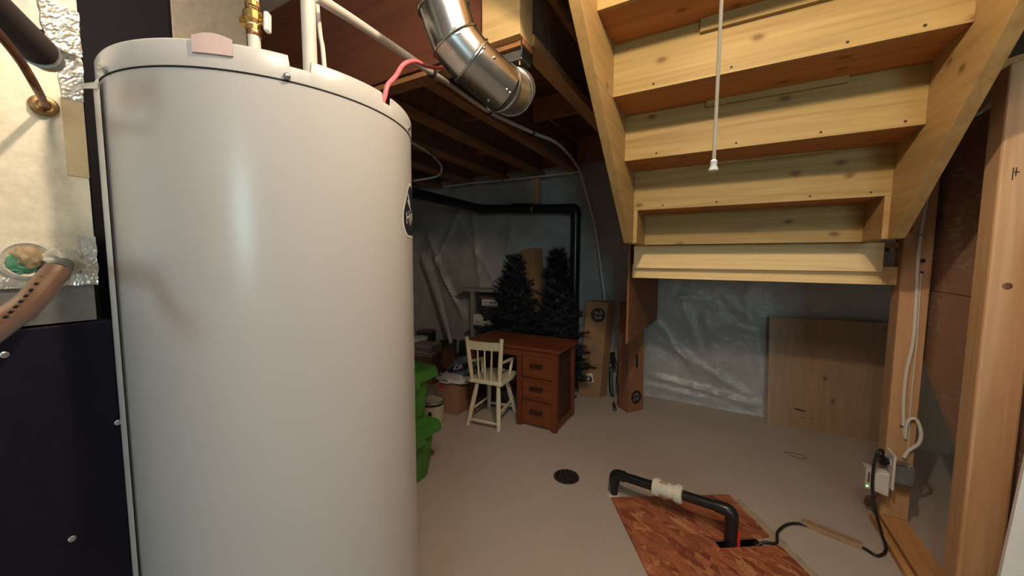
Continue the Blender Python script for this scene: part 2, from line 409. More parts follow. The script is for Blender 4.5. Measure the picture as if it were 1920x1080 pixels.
# subfloor over the joists, higher ceiling in front of the beam
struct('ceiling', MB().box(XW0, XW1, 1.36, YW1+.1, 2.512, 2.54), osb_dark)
struct('ceiling_front', MB().box(XW0, XW1, YW0-.1, 1.36, 2.78, 2.81), drywall)
struct('trim_1', MB().box(XW0, XW1, 3.655, YW1, 2.17, 2.51), joist_y)     # rim joist on the back wall

# polyethylene sheet over the back wall
def sheet():
    mb = MB(); nx, nz = 230, 110; x0, x1, z0, z1 = -3.85, 2.2, .0, 2.26
    creases = [(-2.9, 1.9, -2.2, .9, .020), (-2.75, 1.95, -3.2, 1.2, .03), (-2.6, 1.9, -2.45, .7, .02), (-2.3, 1.5, -1.5, 1.56, .012), (-2.05, 1.95, -2.15, .9, .014),
               (-3.3, 1.6, -2.75, .55, .035), (-3.2, 1.3, -2.65, .5, .03), (-.5, .72, -.15, .3, .02), (-.47, .55, .25, .16, .022), (-.3, .95, -.1, .45, .014), (-.1, .8, .05, .2, .012),
               (.05, .98, .3, .75, .014), (.1, .75, .3, .7, .01), (-.5, .2, .3, .09, .03), (-.6, .11, .1, .06, .02), (.3, .7, .36, .2, .012), (-.45, .98, -.1, .95, .014),
               (.2, 1.0, .25, .82, .012), (.42, 1.05, .62, .86, .012)]
    for j in range(nz+1):
        z = z0 + (z1-z0)*j/nz
        for i in range(nx+1):
            x = x0 + (x1-x0)*i/nx; y = 3.645
            y += .018*noise.noise(Vector((x*1.7, z*2.3, 1))) + .008*noise.noise(Vector((x*6, z*4, 5))) + .004*noise.noise(Vector((x*17+z*6, z*13, 9)))
            for (ax, az, bx, bz, a) in creases:
                dx, dz = bx-ax, bz-az; L = dx*dx+dz*dz; t = max(0, min(1, ((x-ax)*dx+(z-az)*dz)/L))
                d = math.hypot(x-ax-t*dx, z-az-t*dz); y -= a*math.exp(-(d/.028)**2)*(.5+.5*math.sin(math.pi*(.15+.7*t)))
            if z < .18: y -= .035*(1-z/.18)**1.5*(1+.6*noise.noise(Vector((x*5, 0, 3))))
            mb.v.append(Vector((x, min(y, 3.68), z)))
    for j in range(nz):
        for i in range(nx):
            a = j*(nx+1)+i; mb.f.append((a, a+1, a+nx+2, a+nx+1))
    return mb
solo('plastic_sheet', sheet(), barrier_m, 'translucent wrinkled plastic sheeting hung over the whole back wall', 'plastic sheeting', smooth=True)

# ================================================================== CEILING FRAMING
KS = 1.095
def KB(x0, x1, y0, y1, z0, z1): return MB().box(max(x0*KS, XW0), x1*KS, y0*KS, min(y1*KS, 3.654), H+(z0-H)*KS, min(H+(z1-H)*KS, 2.775))
beam = thing('ceiling_beam', 'brown laminated wood beam across the ceiling behind the round duct', 'beam', (-2.2, 1.36, 2.15))
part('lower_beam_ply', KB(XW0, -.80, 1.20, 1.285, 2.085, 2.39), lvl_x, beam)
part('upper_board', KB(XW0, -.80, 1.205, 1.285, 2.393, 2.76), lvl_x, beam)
part('beam_end_board', KB(-.80, -.642, 1.185, 1.285, 2.083, 2.76), lvl_lit_end, beam, 'yellow end of the beam, with bulb light put into its colour', bev=.002)
part('bottom_strip', KB(XW0, -.642, 1.215, 1.285, 2.062, 2.083), joist_y, beam)
for x, lab in ((-.672, 'wooden I-joist along the open stairwell, with a bright orange lower flange'), (-1.20, 'dark wooden I-joist that carries the long white water pipe'),
               (-1.545, 'dark wooden I-joist, next one left of the joist with the white pipe'), (-1.95, 'dark wooden I-joist, second one left of the joist with the white pipe'),
               (-2.38, 'dark wooden I-joist near the back left, over the curved white pipe'), (-2.82, 'dark wooden I-joist far left, above the black drain pipe'), (-3.25, 'dark wooden I-joist farthest left, mostly behind the white tank')):
    j = thing('floor_joist', lab, 'joist', (x*KS, 2.5, 2.17), 'joists under the floor')
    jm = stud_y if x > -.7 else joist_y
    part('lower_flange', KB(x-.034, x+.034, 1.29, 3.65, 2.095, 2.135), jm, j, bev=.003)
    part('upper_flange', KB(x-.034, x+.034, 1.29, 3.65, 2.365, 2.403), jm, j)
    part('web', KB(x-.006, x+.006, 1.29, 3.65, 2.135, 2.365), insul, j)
for k, (xa, xb, yy, zz) in enumerate(((-1.166, -.706, 2.35, 2.33), (-1.511, -1.234, 2.05, 2.30), (-1.916, -1.579, 2.75, 2.30))):
    solo('joist_blocking', KB(xa, xb, yy, yy+.04, zz-.08, 2.40), joist_y,
         ('short dark blocking board between the two joists left of the stairwell', 'short dark blocking board left of the joist with the white pipe', 'short dark blocking board deeper under the floor, above the back left')[k], 'blocking', group='blocking between joists')
hg = thing('joist_hanger', 'small galvanised joist hanger at the right end of the beam', 'bracket', (-.756, 1.39, 2.12))
part('saddle', KB(-.75, -.655, 1.225, 1.30, 2.02, 2.055), galv_dark, hg, bev=.003)
part('side_flange', KB(-.653, -.648, 1.215, 1.30, 2.03, 2.10), steel, hg)
part('side_flange', KB(-.800, -.775, 1.205, 1.235, 2.0, 2.062), steel, hg)
for xx in (-.735, -.70, -.668):
    part('nail', MB().tube([(xx*KS, 1.235*KS, H+.73*KS), (xx*KS, 1.235*KS, H+.704*KS)], .0055, 8), brass, hg)
solo('sill_stud', MB().box(-1.775, -1.69, 3.555, 3.60, 1.885, 2.17), stud_z, 'short brown board standing on the wall above the black drain pipe', 'board')

# ================================================================== STAIRS
XL, XR, Y1, Z1, RUN, RISE = -.417, .5934, 1.5849, 1.9710, .24274, .20425
st = thing('staircase', 'underside of an open plywood staircase, bright yellow pine, right half of view', 'staircase', (.09, 2.3, 1.388))
zlow = lambda y: 1.748 - .8415*(y-1.608)
prof = [(2.036, 1.388), (2.44, 1.388), (2.44, 1.46), (.876, 2.775), (.388, 2.775)]
for x0, x1 in ((XL-.04, XL), (XR, XR+.04)):
    part('stringer', MB().prism([(x0, y, z) for y, z in prof], (x1-x0, 0, 0)), pine_y, st, bev=.002)
rs = random.Random(3)
for k in range(-2, 5):
    y, z = Y1+(k-1)*RUN, Z1-(k-1)*RISE
    zb = z if k < 4 else 1.387
    ztop = min(z+RISE-.0005, 2.775)
    r = part('riser', MB().box(XL+.0005, XR-.0005, y, y+.016, zb, ztop), pine_x, st)
    if k < 4:
        part('tread', MB().box(XL+.0005, XR-.0005, y+.0165, y+RUN+.04, z+.0005, z+.027), tread_shaded_x, st)
        for fx in (.13, .42, .72, .93):
            part('screw', MB().lathe([(.0045, -.002), (.0045, .0006)], (XL+(XR-XL)*(fx+rs.uniform(-.04, .04)), y, z+.018), (0, -1, 0), 10), ink, r, 'dark screw head')
    if -1 <= k < 4:
        xa = -.10+.02*k; xb = xa+.46 if k < 3 else xa+.36
        hgt = {-1: .045, 0: .045, 1: .024, 2: .010, 3: .006}[k]
        yy = y+RUN
        part('glue_strip', MB().box(xa, xb, yy-.018, yy-.0005, z-hgt, z), pine_x, st)
for x0, x1 in ((XL+.0008, XL+.020), (XR-.020, XR-.0008)):
    part('bottom_gusset', MB().prism([(x0, 2.072, 1.389), (x0, 2.312, 1.389), (x0, 2.312, 1.565), (x0, 2.072, 1.565)], (x1-x0, 0, 0)), pine_y, st)
ld = thing('stair_landing', 'pine landing frame at the foot of the stairs, above the storage space', 'landing', (.15, 3.0, 1.18))
part('deck', MB().box(-.49, .745, 2.4595, 3.62, 1.362, 1.386), pine_x, ld)
part('face_board', MB().box(-.478, .684, 2.42, 2.4585, 1.246, 1.3865), stud_x, ld, bev=.0015)
part('header', MB().box(-.492, .7485, 2.460, 2.498, 1.182, 1.270), stud_x, ld, bev=.0015)
part('upper_header', MB().box(-.492, .7485, 2.50, 2.538, 1.271, 1.345), galv_dark, ld)  # header board in shadow, its shade put in as a dark grey colour
for x in (-.45, -.05, .35, .70):
    part('landing_joist', MB().box(x, x+.038, 2.54, 3.60, 1.24, 1.361), joist_y, ld)
solo('hanging_panel', MB().prism([(-.505, 2.44, 1.40), (-.505, 2.44, .748), (-.485, 3.60, .747), (-.485, 3.60, 1.40)], (-.012, 0, 0)), fir_z,
     'dark reddish wood panel hanging from the left side of the landing', 'wood panel')

# ================================================================== RIGHT PARTITION
post = solo('stud_post', MB().box(.749, .849, 2.42, 2.52, .04, 2.30), stud_z, 'orange pine post under the landing with white cables and an outlet box', 'post', bev=.003)
near = solo('stud_post', MB().prism([(.749, 1.77, .0), (.849, 1.77, 0), (.849, 1.77, 1.93), (.749, 1.77, 1.905)], (0, .09, 0)), stud_z,
            'pale pine post closest to the camera at the right edge', 'post', bev=.008)
part('pencil_mark', MB().box(.775, .7768, 1.7685, 1.7705, 1.55, 1.588).box(.7812, .783, 1.7685, 1.7705, 1.562, 1.588).box(.7785, .789, 1.7685, 1.7705, 1.572, 1.575), ink, near)
for sx, sz, rx, rz in ((.80, 1.222, .024, .006),):
    part('knot', MB().lathe([(.001, -.0008), (.011, 0), (.011, .001)], (.79, 1.7695, 1.222), (0, -1, 0), 14), copper, near)
tp = solo('slanted_top_plate', MB().hexa([(.752, 1.84, 1.90), (.842, 1.84, 1.925), (.842, 1.84, 1.962), (.752, 1.84, 1.937)], [(.752, 2.60, 1.905+.0), (.842, 2.60, 1.93), (.842, 2.60, 1.967), (.752, 2.60, 1.942)]), stud_y,
          'brown top plate running back from the near post', 'plate')
bp = solo('bottom_plate', MB().box(.749, .849, 1.20, 2.52, .004, .039), stud_y, 'pine bottom plate on the floor between the two posts', 'plate', bev=.003)
part('sill_gasket', MB().box(.744, .852, 1.20, 2.52, .0005, .004), gasket, bp)
solo('floor_batten', MB().box(.715, .742, 1.20, 2.43, 0, .030), stud_y, 'thin pine batten lying along the left side of the bottom plate', 'batten', bev=.002)
bb = thing('brown_board', 'brown scuffed hardboard sheet fixed behind the two posts', 'board', (.88, 2.1, .4))
part('sheet', MB().prism([(.872, 2.56, .94), (.872, 1.55, .03), (.872, 1.55, 1.88), (.872, 2.56, 1.88)], (.010, 0, 0)), hard_brown, bb)
part('seam', MB().box(.8712, .8722, 1.56, 2.55, 1.1585, 1.1610), ink, bb)
part('edge_strip', MB().prism([(.873, 2.56, .94), (.873, 1.55, .03), (.873, 1.55, -.0+.002), (.873, 2.56, .885)], (.009, 0, 0)), plain('pale_board_edge', (.30, .20, .14), .7), bb, 'pale cut edge')
solo('stairwell_drywall', MB().prism([(.96, 2.60, 1.99), (.96, 2.25, 2.082), (.96, 2.20, 2.070), (.96, 1.2, 2.03), (.96, 1.2, 2.76), (.96, 2.60, 2.76)], (.02, 0, 0)), drywall,
     'white painted drywall of the stairwell seen past the top of the right stringer', 'drywall')
solo('drywall_edge_strip', MB().prism([(.958, 2.62, 1.965), (.958, 2.25, 2.058), (.958, 2.18, 2.046), (.958, 2.18, 2.070), (.958, 2.25, 2.082), (.958, 2.62, 1.989)], (.045, 0, 0)), joist_y,
     'thin brown strip along the lower edge of the stairwell drywall', 'trim')
solo('drywall_sheet', MB().prism([(.741, 1.60, .001), (1.25, 1.60, .001), (1.34, 1.60, 2.0), (.862, 1.60, 2.0)], (0, .0125, 0)), drywall,
     'white drywall sheet leaning against the near post at the lower right corner', 'drywall sheet')
lp = thing('leaning_plywood', 'brown plywood sheet leaning on the plastic sheeting below the landing', 'plywood', (.9, 3.56, 0))
part('sheet', MB().hexa([(.384, 3.50, 0), (1.75, 3.53, 0), (1.75, 3.542, 0), (.384, 3.512, 0)], [(.366, 3.565, .845), (1.75, 3.585, .865), (1.75, 3.597, .865), (.366, 3.577, .845)]), ply_z, lp)
def lpt(x, z): return Vector((x, 3.497 + .022*(x-.384) + .077*z - .0012, z))
for a, b in (((.55, .150), (.625, .138)), ((.56, .142), (.63, .135)), ((.66, .09), (.675, .093)), ((.60, .085), (.615, .082))):
    part('pencil_mark', MB().tube([lpt(*a), lpt(*b)], .0022, 6), ink, lp)

# ================================================================== WHITE TANK
TC, TR = Vector((-.876, .4925, 0)), .28
tank = thing('water_tank', 'tall white cylindrical water tank filling the left centre', 'water tank', (TC.x, TC.y, 0))
part('body', MB().lathe([(TR-.01, .05), (TR, .058), (TR, 1.586)], TC, seg=128), enamel, tank, smooth=True)
part('base_ring', MB().lathe([(TR-.03, 0), (TR-.03, .052)], TC, seg=64), navy, tank, smooth=True)
def cyl_hit(x, y, R=TR):
    d = ray(x, y); a = d.x*d.x+d.y*d.y; b = -2*(d.x*TC.x+d.y*TC.y); c = TC.x**2+TC.y**2-R*R
    t = (-b-math.sqrt(max(b*b-4*a*c, 0)))/(2*a); p = O+d*t; return p, math.atan2(p.y-TC.y, p.x-TC.x)
def cyl(az, z, R): return Vector((TC.x+R*math.cos(az), TC.y+R*math.sin(az), z))
lid = MB(); nseg = 720; ztop, zs, RL = 1.6305, 1.5885, TR+.0012
az1a, az1b = cyl_hit(541, 120)[1], cyl_hit(583, 120)[1]; az2a, az2b = cyl_hit(716, 200)[1], cyl_hit(735, 215)[1]
def ltop(az):
    a = (az+math.pi) % (2*math.pi) - math.pi
    if az1a <= a <= az1b or az2a <= a <= az2b: return 1.6135
    return ztop
for i in range(nseg):
    az = -math.pi+2*math.pi*i/nseg; zt = ltop(az)
    lid.v += [cyl(az, zs, RL), cyl(az, zt-.006, RL), cyl(az, zt-.002, RL-.002), cyl(az, zt, RL-.006), cyl(az, 1.6115, RL-.0065)]
for i in range(nseg):
    j = (i+1) % nseg
    for q in range(4): lid.f.append((i*5+q, j*5+q, j*5+q+1, i*5+q+1))
lid.f.append(tuple(i*5+4 for i in range(nseg)))
part('lid', lid, enamel, tank, smooth=True)
part('lid_seam', MB().lathe([(TR+.0004, 1.5868), (TR+.0011, 1.5868), (TR+.0011, 1.5882), (TR+.0004, 1.5882)], TC, seg=160), ink, tank)
azs = cyl_hit(230, 600)[1]
sm = MB()
for (a0, a1, R) in ((azs-.40, azs-.014, TR+.0045),):
    n = 8
    for zq in (.06, 1.586):
        for i in range(n+1): sm.v.append(cyl(a0+(a1-a0)*i/n, zq, R))
    for i in range(n): sm.f.append((i, i+1, n+2+i, n+1+i))
part('vertical_seam_band', sm, white_pl, tank, smooth=True)
gl = MB()
for zq in (.06, 1.586):
    for a in (azs-.011, azs-.0065): gl.v.append(cyl(a, zq, TR+.0015))
gl.f.append((0, 1, 3, 2)); part('seam_gap', gl, ink, tank)
for px, py in ((538, 143), (767, 240), (196, 132)):
    p, az = cyl_hit(px, py, TR+.003); n = Vector((math.cos(az), math.sin(az), 0))
    part('lid_screw', MB().lathe([(.0055, 0), (.0055, .002), (.003, .0045), (.001, .005)], p-n*.001, n, 14), steel, tank, smooth=True)
# pale tape on the lid rim
tpz = MB(); a0, a1 = cyl_hit(362, 90)[1], cyl_hit(438, 95)[1]; n = 16
for i in range(n+1):
    a = a0+(a1-a0)*i/n; zt = 1.632+.006*math.sin(math.pi*i/n)
    tpz.v += [cyl(a, 1.608, RL+.002), cyl(a, zt, RL+.002), cyl(a, zt, RL-.014), cyl(a, 1.608, RL-.001)]
for i in range(n):
    for q in range(4): tpz.f.append((i*4+q, i*4+(q+1) % 4, i*4+4+(q+1) % 4, i*4+4+q))
part('tape_piece', tpz, pinktape, tank, 'pale pink tape over the lid rim', smooth=True)
# round-lobed label at the right silhouette
azc = cyl_hit(757, 400)[1] + .20; zc = cyl_hit(760, 397)[0].z
def lobes(k, r, z0=0, dz=0):
    pts = []
    for i in range(120):
        t = 2*math.pi*i/120; rr = r*(1 + .13*math.cos(3*t+math.pi/2) + .05*math.cos(2*t))
        pts.append((rr*math.cos(t)*.92, rr*math.sin(t)*1.05))
    return pts
def wrap_disc(pts, R):
    mb = MB(); mb.v.append(cyl(azc, zc, R)); K = 8
    for k in range(1, K+1):
        for x, z in pts: mb.v.append(cyl(azc + x*k/K/TR, zc + z*k/K, R))
    n = len(pts)
    for i in range(n):
        j = (i+1) % n; mb.f.append((0, 1+i, 1+j))
        for k in range(K-1): mb.f.append((1+k*n+i, 1+(k+1)*n+i, 1+(k+1)*n+j, 1+k*n+j))
    return mb
lb = part('round_label', wrap_disc(lobes(0, .064), TR+.0006), white_pl, tank, 'dark label with white outline and white lettering', smooth=True)
part('label_field', wrap_disc(lobes(0, .058), TR+.0010), plain('label_navy', (.014, .016, .03), .4), lb, smooth=True)
part('lettering', text_mb('Hyp', .038, (0, 0, 0), (1, 0, 0), (0, 1, 0), .0002, 'LEFT', warp=lambda v: cyl(azc + (v.x-.046)/TR, zc - .008 + v.y + .25*(v.x-.03), TR+.0016+v.z*.2)), white_pl, lb)
for dx, dz in ((-.030, .026), (-.024, .034), (-.018, .028), (-.028, .040)):
    part('mark', wrap_disc([(dx+.003*math.cos(i*.7854), dz+.004*math.sin(i*.7854)) for i in range(8)], TR+.0014), white_pl, lb)
# pipes on the tank
vp = thing('valve_pipe', 'white pipe with a brass shut-off valve rising from behind the tank lid', 'pipe', PT(478, 92, .70))
A, B = PT(478, 100, .70), PT(489, -60, .70); B = Vector((A.x, A.y, 2.60))
ctr = lambda z: Vector((A.x, A.y, z)); zpx = lambda y: PT(480, y, .70).z
part('pipe', MB().tube([ctr(1.6125), ctr(2.60)], .0105, 20), pex, vp, smooth=True)
for ya, yb in ((36, 27), (70, 62)):
    part('crimp_ring', MB().lathe([(.0118, 0), (.0125, .002), (.0125, .008), (.0118, .010)], ctr(zpx(ya)), seg=24), copper, vp, smooth=True)
part('valve_body', MB().lathe([(.0105, 0), (.0125, .003), (.0125, .010), (.0095, .012), (.016, .020), (.0165, .034), (.0105, .042), (.0125, .045), (.0125, .052), (.0105, .055)], ctr(zpx(63)), seg=12), brass, vp)
zv = zpx(45)
part('side_port', MB().lathe([(.008, 0), (.010, .006), (.0105, .020), (.007, .022)], Vector((A.x, A.y, zv)), -_r0*.95+Vector((0, 0, .05)), 16), brass, vp, smooth=True)
part('valve_stem', MB().tube([Vector((A.x, A.y, zv)), Vector((A.x, A.y, zv))+_r0*.022], .0055, 12), brass, vp)
hc = Vector((A.x, A.y, zv))+_r0*.0265
part('valve_handle', MB().obox(hc, _r0*.0045, _u0*.018, _r0.cross(_u0)*.007), white_pl, vp, bev=.003)
wp = thing('tank_outlet_pipe', 'thick white vertical pipe in the notch of the tank lid', 'pipe', (cyl((az1a+az1b)/2+.02, 1.613, TR-.012)))
q = cyl_hit(582, 128, TR-.015)[0]
part('pipe', MB().tube([Vector((q.x, q.y, 1.613)), Vector((q.x, q.y, 2.60))], .0112, 20), pex, wp, smooth=True)
solo('braided_hose', MB().tube(smooth_path([PT(590, -40, .90), PT(600, 60, .86), PT(606, 100, .84), Vector((PT(612, 124, .82).x, PT(612, 124, .82).y, 1.6125))]), .005, 12), pex, 'thin pale hose curving down behind the thick white pipe', 'hose', smooth=True)
lw = thing('water_line', 'long white water pipe running under the beam and joist to the back wall', 'pipe', PZ(808, 135, 2.1))
path = [PT(590, -8, .80), PT(660, 36, .95), PT(735, 86, 1.13), PT(808, 135, 1.33)] + [PZ(x, y, 2.152) for x, y in ((850, 163), (920, 211), (1000, 249))]
path += [PZ(1042, 267, 2.150), PZ(1070, 294, 2.145), PY(1088, 324, 3.40), PY(1100, 365, 3.50), PY(1116, 430, 3.53), PY(1128, 515, 3.54), PY(1135, 580, 3.54), PY(1133, 625, 3.54), PY(1130, 664, 3.54)]
part('pipe', MB().tube(smooth_path(path, 10), .0115, 16), pex, lw, smooth=True)
for i, (x, y) in enumerate(((812, 138), (916, 209), (998, 248))):
    p = PZ(x, y, 2.152) if i else PT(808, 135, 1.335)
    d = (PZ(920, 211, 2.152)-PZ(850, 163, 2.152)).normalized()
    part('pipe_clip', MB().ring(p, d, .0145, .004, 20, 8).ring(p+d*.012, d, .0145, .003, 20, 8).box(p.x-.02, p.x+.005, p.y-.01, p.y+.01, p.z, p.z+.018), black_pl, lw, 'black pipe clip', smooth=True)
rp = thing('ceiling_water_line', 'thin white pipe crossing the top of the back wall to the long pipe', 'pipe', PY(900, 347, 3.5))
part('pipe', MB().tube(smooth_path([PY(832, 351, 3.5), PY(870, 345, 3.5), PY(942, 338, 3.5), PY(1010, 331, 3.5), PY(1086, 322, 3.46)]), .0085, 12), pex, rp, smooth=True)
for x, y in ((942, 338), (1080, 323)):
    p = PY(x, y, 3.49); part('pipe_clip', MB().ring(p, (1, 0, .1), .011, .004, 16, 8).box(p.x-.006, p.x+.006, p.y, p.y+.03, p.z-.012, p.z+.012), black_pl, rp, smooth=True)
cp = thing('curved_water_line', 'thin white pipe making a half loop under the joists right of the tank', 'pipe', PZ(815, 290, 2.05))
part('pipe', MB().tube(smooth_path([PZ(745, 255, 2.14), PZ(772, 267, 2.148), PZ(806, 288, 2.148), PZ(824, 306, 2.13), PT(828, 318, 3.15), PT(818, 331, 3.3), PT(775, 339, 3.3)]), .0085, 12), pex, cp, smooth=True)
p = PZ(808, 289, 2.148); part('pipe_clip', MB().ring(p, (.3, .8, 0), .011, .004, 16, 8).box(p.x-.006, p.x+.006, p.y-.006, p.y+.006, p.z, p.z+.02), black_pl, cp, smooth=True)
solo('pink_cable', MB().tube(smooth_path([Vector((cyl((az2a+az2b)/2+.0, 1.613, TR-.012))), PT(722, 178, .78), PT(727, 160, .79), PT(742, 143, .82), PT(757, 121, .86), PT(778, 115, .92), PT(800, 124, 1.0), PT(832, 127, 1.10), PT(870, 110, 1.16)]), .0052, 12), pinkm,
     'pink cable rising from the tank lid and passing behind the round duct', 'cable', smooth=True)

# ================================================================== ROUND DUCT
dt = thing('round_duct', 'silver round metal duct with an elbow hanging in front of the beam', 'duct', PT(900, 130, .98))
J = [PT(829, -110, .93), PT(833, 18, .94), PT(853, 78, .955), PT(883, 114, .975), PT(941, 166, 1.03), PT(957, 172, 1.09), PT(967, 168, 1.20)]
RD = .0635
for i in range(6):
    a, b = J[i], J[i+1]; d = (b-a).normalized()
    ps = [a - d*(.012 if 0 < i < 5 else 0), b + d*(.012 if i < 4 else .004)]
    part('duct_section', MB().tube(ps, RD-.0004*i if i < 5 else RD+.001, 48, i == 5 or i == 0), duct_metal if i < 4 else galv, dt, smooth=True)
for i in (1, 2, 3, 4):
    d = ((J[i+1]-J[i]).normalized()+(J[i]-J[i-1]).normalized()).normalized()
    part('bead_ring', MB().ring(J[i], d, RD+.0005, .0035, 48, 8), duct_metal, dt, smooth=True)
d34 = (J[4]-J[3]).normalized()
part('bead_ring', MB().ring(J[5], (J[6]-J[5]).normalized(), RD+.001, .003, 48, 8), galv, dt, smooth=True)
for x, y in ((907, 90), (927, 108), (950, 168), (956, 174), (916, 189)):
    v = ray(x, y).normalized(); best = None      # where this sight line meets the straight section
    w0 = O-J[3]; a = v-d34*v.dot(d34); bq = w0-d34*w0.dot(d34)
    A_, B_, C_ = a.dot(a), 2*a.dot(bq), bq.dot(bq)-RD*RD; D_ = B_*B_-4*A_*C_
    if D_ < 0: continue
    p = O+v*((-B_-math.sqrt(D_))/(2*A_)); ax = (p-J[3]); nn = (ax-d34*ax.dot(d34)).normalized()
    part('sheet_screw', MB().lathe([(.0035, -.001), (.0035, .002), (.001, .0035)], p, nn, 10), steel, dt)

# ================================================================== FURNACE SIDE (left)
XF = -.95
fu = thing('furnace', 'dark navy furnace cabinet at the lower left with small screws', 'furnace', (XF-.3, -.2, 0))
part('cabinet', MB().prism([(XF, -.55, 0), (XF, .218, 0), (XF, .218, 1.1875), (XF, -.55, 1.180)], (-.55, 0, 0)), navy, fu, bev=.003)
for x, y in ((8, 665), (135, 1010), (228, 790)):
    p = PX(x, y, XF); p.y = min(p.y, .2145)
    part('cabinet_screw', MB().lathe([(.0050, -.001), (.0050, .0015), (.003, .003), (.001, .0032)], p, (1, 0, 0), 14), steel, fu, smooth=True)
pl = thing('supply_plenum', 'large galvanised sheet metal plenum box on top of the furnace', 'plenum', (XF-.3, -.2, 1.19))
part('lower_collar', MB().box(XF-.55, XF-.004, -.55, .200, 1.190, 1.262), galv_dark, pl)
part('plenum_face', MB().box(XF-.55, XF, -.55, .204, 1.264, 1.66), galv_plenum, pl)
part('upper_flange', MB().prism([(XF+.012, -.5, 1.665), (XF+.012, .155, 1.650), (XF+.012, .204, 1.668), (XF+.012, .204, 2.05), (XF+.012, -.5, 2.05)], (-.56, 0, 0)), galv_dark, pl)
# crinkled foil tape along the corner and the seam
def crinkle(y0, y1, z0, z1, x, amp, ny, nz, seed):
    mb = MB(); rr = random.Random(seed)
    for j in range(nz+1):
        for i in range(ny+1):
            y, z = y0+(y1-y0)*i/ny, z0+(z1-z0)*j/nz
            e = .004*noise.noise(Vector((seed, z*40, y*40))) if i in (0, ny) or j in (0, nz) else 0
            mb.v.append(Vector((x+.001+amp*abs(noise.noise(Vector((y*110+seed, z*75, 3))))+amp*.5*rr.random(), y+(e if ny < nz else 0), z+(e if nz <= ny else 0))))
    for j in range(nz):
        for i in range(ny):
            a = j*(ny+1)+i; mb.f.append((a, a+1, a+ny+2, a+ny+1))
    return mb
part('foil_corner_tape', crinkle(.180, .206, 1.56, 1.67, XF, .004, 8, 30, 2), foil, pl, 'crinkled silver foil tape')
part('foil_corner_tape', crinkle(.186, .206, 1.262, 1.335, XF, .002, 8, 20, 5), foil, pl, 'crinkled silver foil tape')
part('corner_strip', MB().box(XF, XF+.0015, .180, .2045, 1.435, 1.56), plain('tan_tape', (.50, .40, .24), .5), pl, 'tan tape strip')
part('foil_seam_tape', crinkle(.145, .204, 1.252, 1.272, XF, .003, 36, 6, 7), foil, pl, 'crinkled silver foil tape')
part('foil_seam_tape', crinkle(.07, .13, 1.250, 1.268, XF, .0015, 36, 6, 8), foil, pl, 'flattened silver foil tape')
part('foil_seam_tape', crinkle(.165, .206, 1.63, 1.70, XF+.012, .003, 14, 20, 9), foil, pl, 'crinkled silver foil tape')
part('tan_seam_strip', MB().box(XF, XF+.0015, -.3, .170, 1.628, 1.652), MATS['tan_tape'], pl, 'tan seam strip')
for (y, z) in ((.02, 0),): pass
bp1 = thing('insulated_pipe', 'thick black foam insulated pipe entering the plenum at upper left', 'pipe', PX(88, 105, XF))
part('insulation', MB().tube(smooth_path([PT(-60, -30, .36), PT(0, 27, .40), PT(42, 66, .43), PT(78, 100, .458)]), [.0178]*25, 20), black_dull, bp1, smooth=True)
part('sleeve', MB().tube([PT(74, 97, .452), PT(90, 112, .470)], [.0186, .0150], 20), galv_dark, bp1, smooth=True)
ct = thing('copper_line', 'thin brown copper tube running down to a brass grommet on the plenum', 'pipe', PX(84, 198, XF))
cpt = smooth_path([PT(-50, 10, .355), PT(5, 72, .385), PT(42, 120, .415), PT(70, 168, .445), PX(87, 200, XF+.006)])
part('tube', MB().tube(cpt, (.0042), 14), copper_tube, ct, smooth=True)
part('grommet', MB().lathe([(.016, 0), (.016, .004), (.013, .008), (.008, .009)], PX(82, 199, XF), (1, 0, 0), 24).ring(PX(82, 199, XF+.008), (1, 0, 0), .0095, .0035, 20), metal('old_brass', (.34, .22, .10), .4), ct, smooth=True)
dh = thing('drain_hose', 'brown clear hose with black end running down left from the white putty', 'hose', PX(110, 500, XF))
part('hose', MB().tube(smooth_path([PT(-60, 650, .33), PT(0, 608, .37), PT(50, 572, .405), PT(90, 527, .435), PT(106, 508, .447)]), .0125, 18), plain('brown_hose', (.10, .052, .030), .35, var=.2), dh, smooth=True)
part('hose_end', MB().tube([PT(100, 514, .443), PX(119, 496, XF+.003)], [.0135, .0115], 18), rubber, dh, smooth=True)
for t in range(9):
    x = 15+t*9.5; y = 598-t*9.0 - (t*t*.22)
    part('hose_print', MB().obox(PT(x-4, y-4, .358+.0095*t), _r0*.0015+_u0*.0012, _u0*.0006-_r0*.0006, _f*.0012), ink, dh)
pa = thing('sealant_patch', 'lump of white putty around the hose end on the plenum seam', 'putty', PX(118, 487, XF))
ax3 = [Vector((0, 1, 0)), Vector((0, 0, 1)), Vector((1, 0, 0))]
part('putty', MB().blob(PX(115, 488, XF+.001), .024, .020, .014, .5, 2.6, seed=3, axes=ax3).blob(PX(134, 497, XF+.001), .014, .016, .006, .4, 3, seed=8, axes=ax3).blob(PX(97, 467, XF+.001), .006, .006, .006, .2, 3, seed=9, axes=ax3), sealant, pa, smooth=True)
po = solo('green_plug', MB().lathe([(.030, -.001), (.031, .004), (.026, .007), (.022, .004), (.001, .003)], PX(50, 487, XF), (1, 0, 0), 28), sealant,
          'round plugged port with a green stain left of the putty lump', 'plug', smooth=True)
part('green_stain', MB().blob(PX(36, 493, XF+.004), .012, .017, .005, .5, 3, seed=6, axes=ax3).blob(PX(44, 503, XF+.004), .014, .007, .005, .4, 3, seed=7, axes=ax3), plain('green_stain', (.06, .22, .12), .6, var=.4), po, 'green stain', smooth=True)
part('cap', MB().blob(PX(53, 482, XF+.004), .016, .018, .010, .35, 3, seed=4, axes=ax3), plain('tan_plug', (.34, .24, .14), .6, var=.3), po, smooth=True)
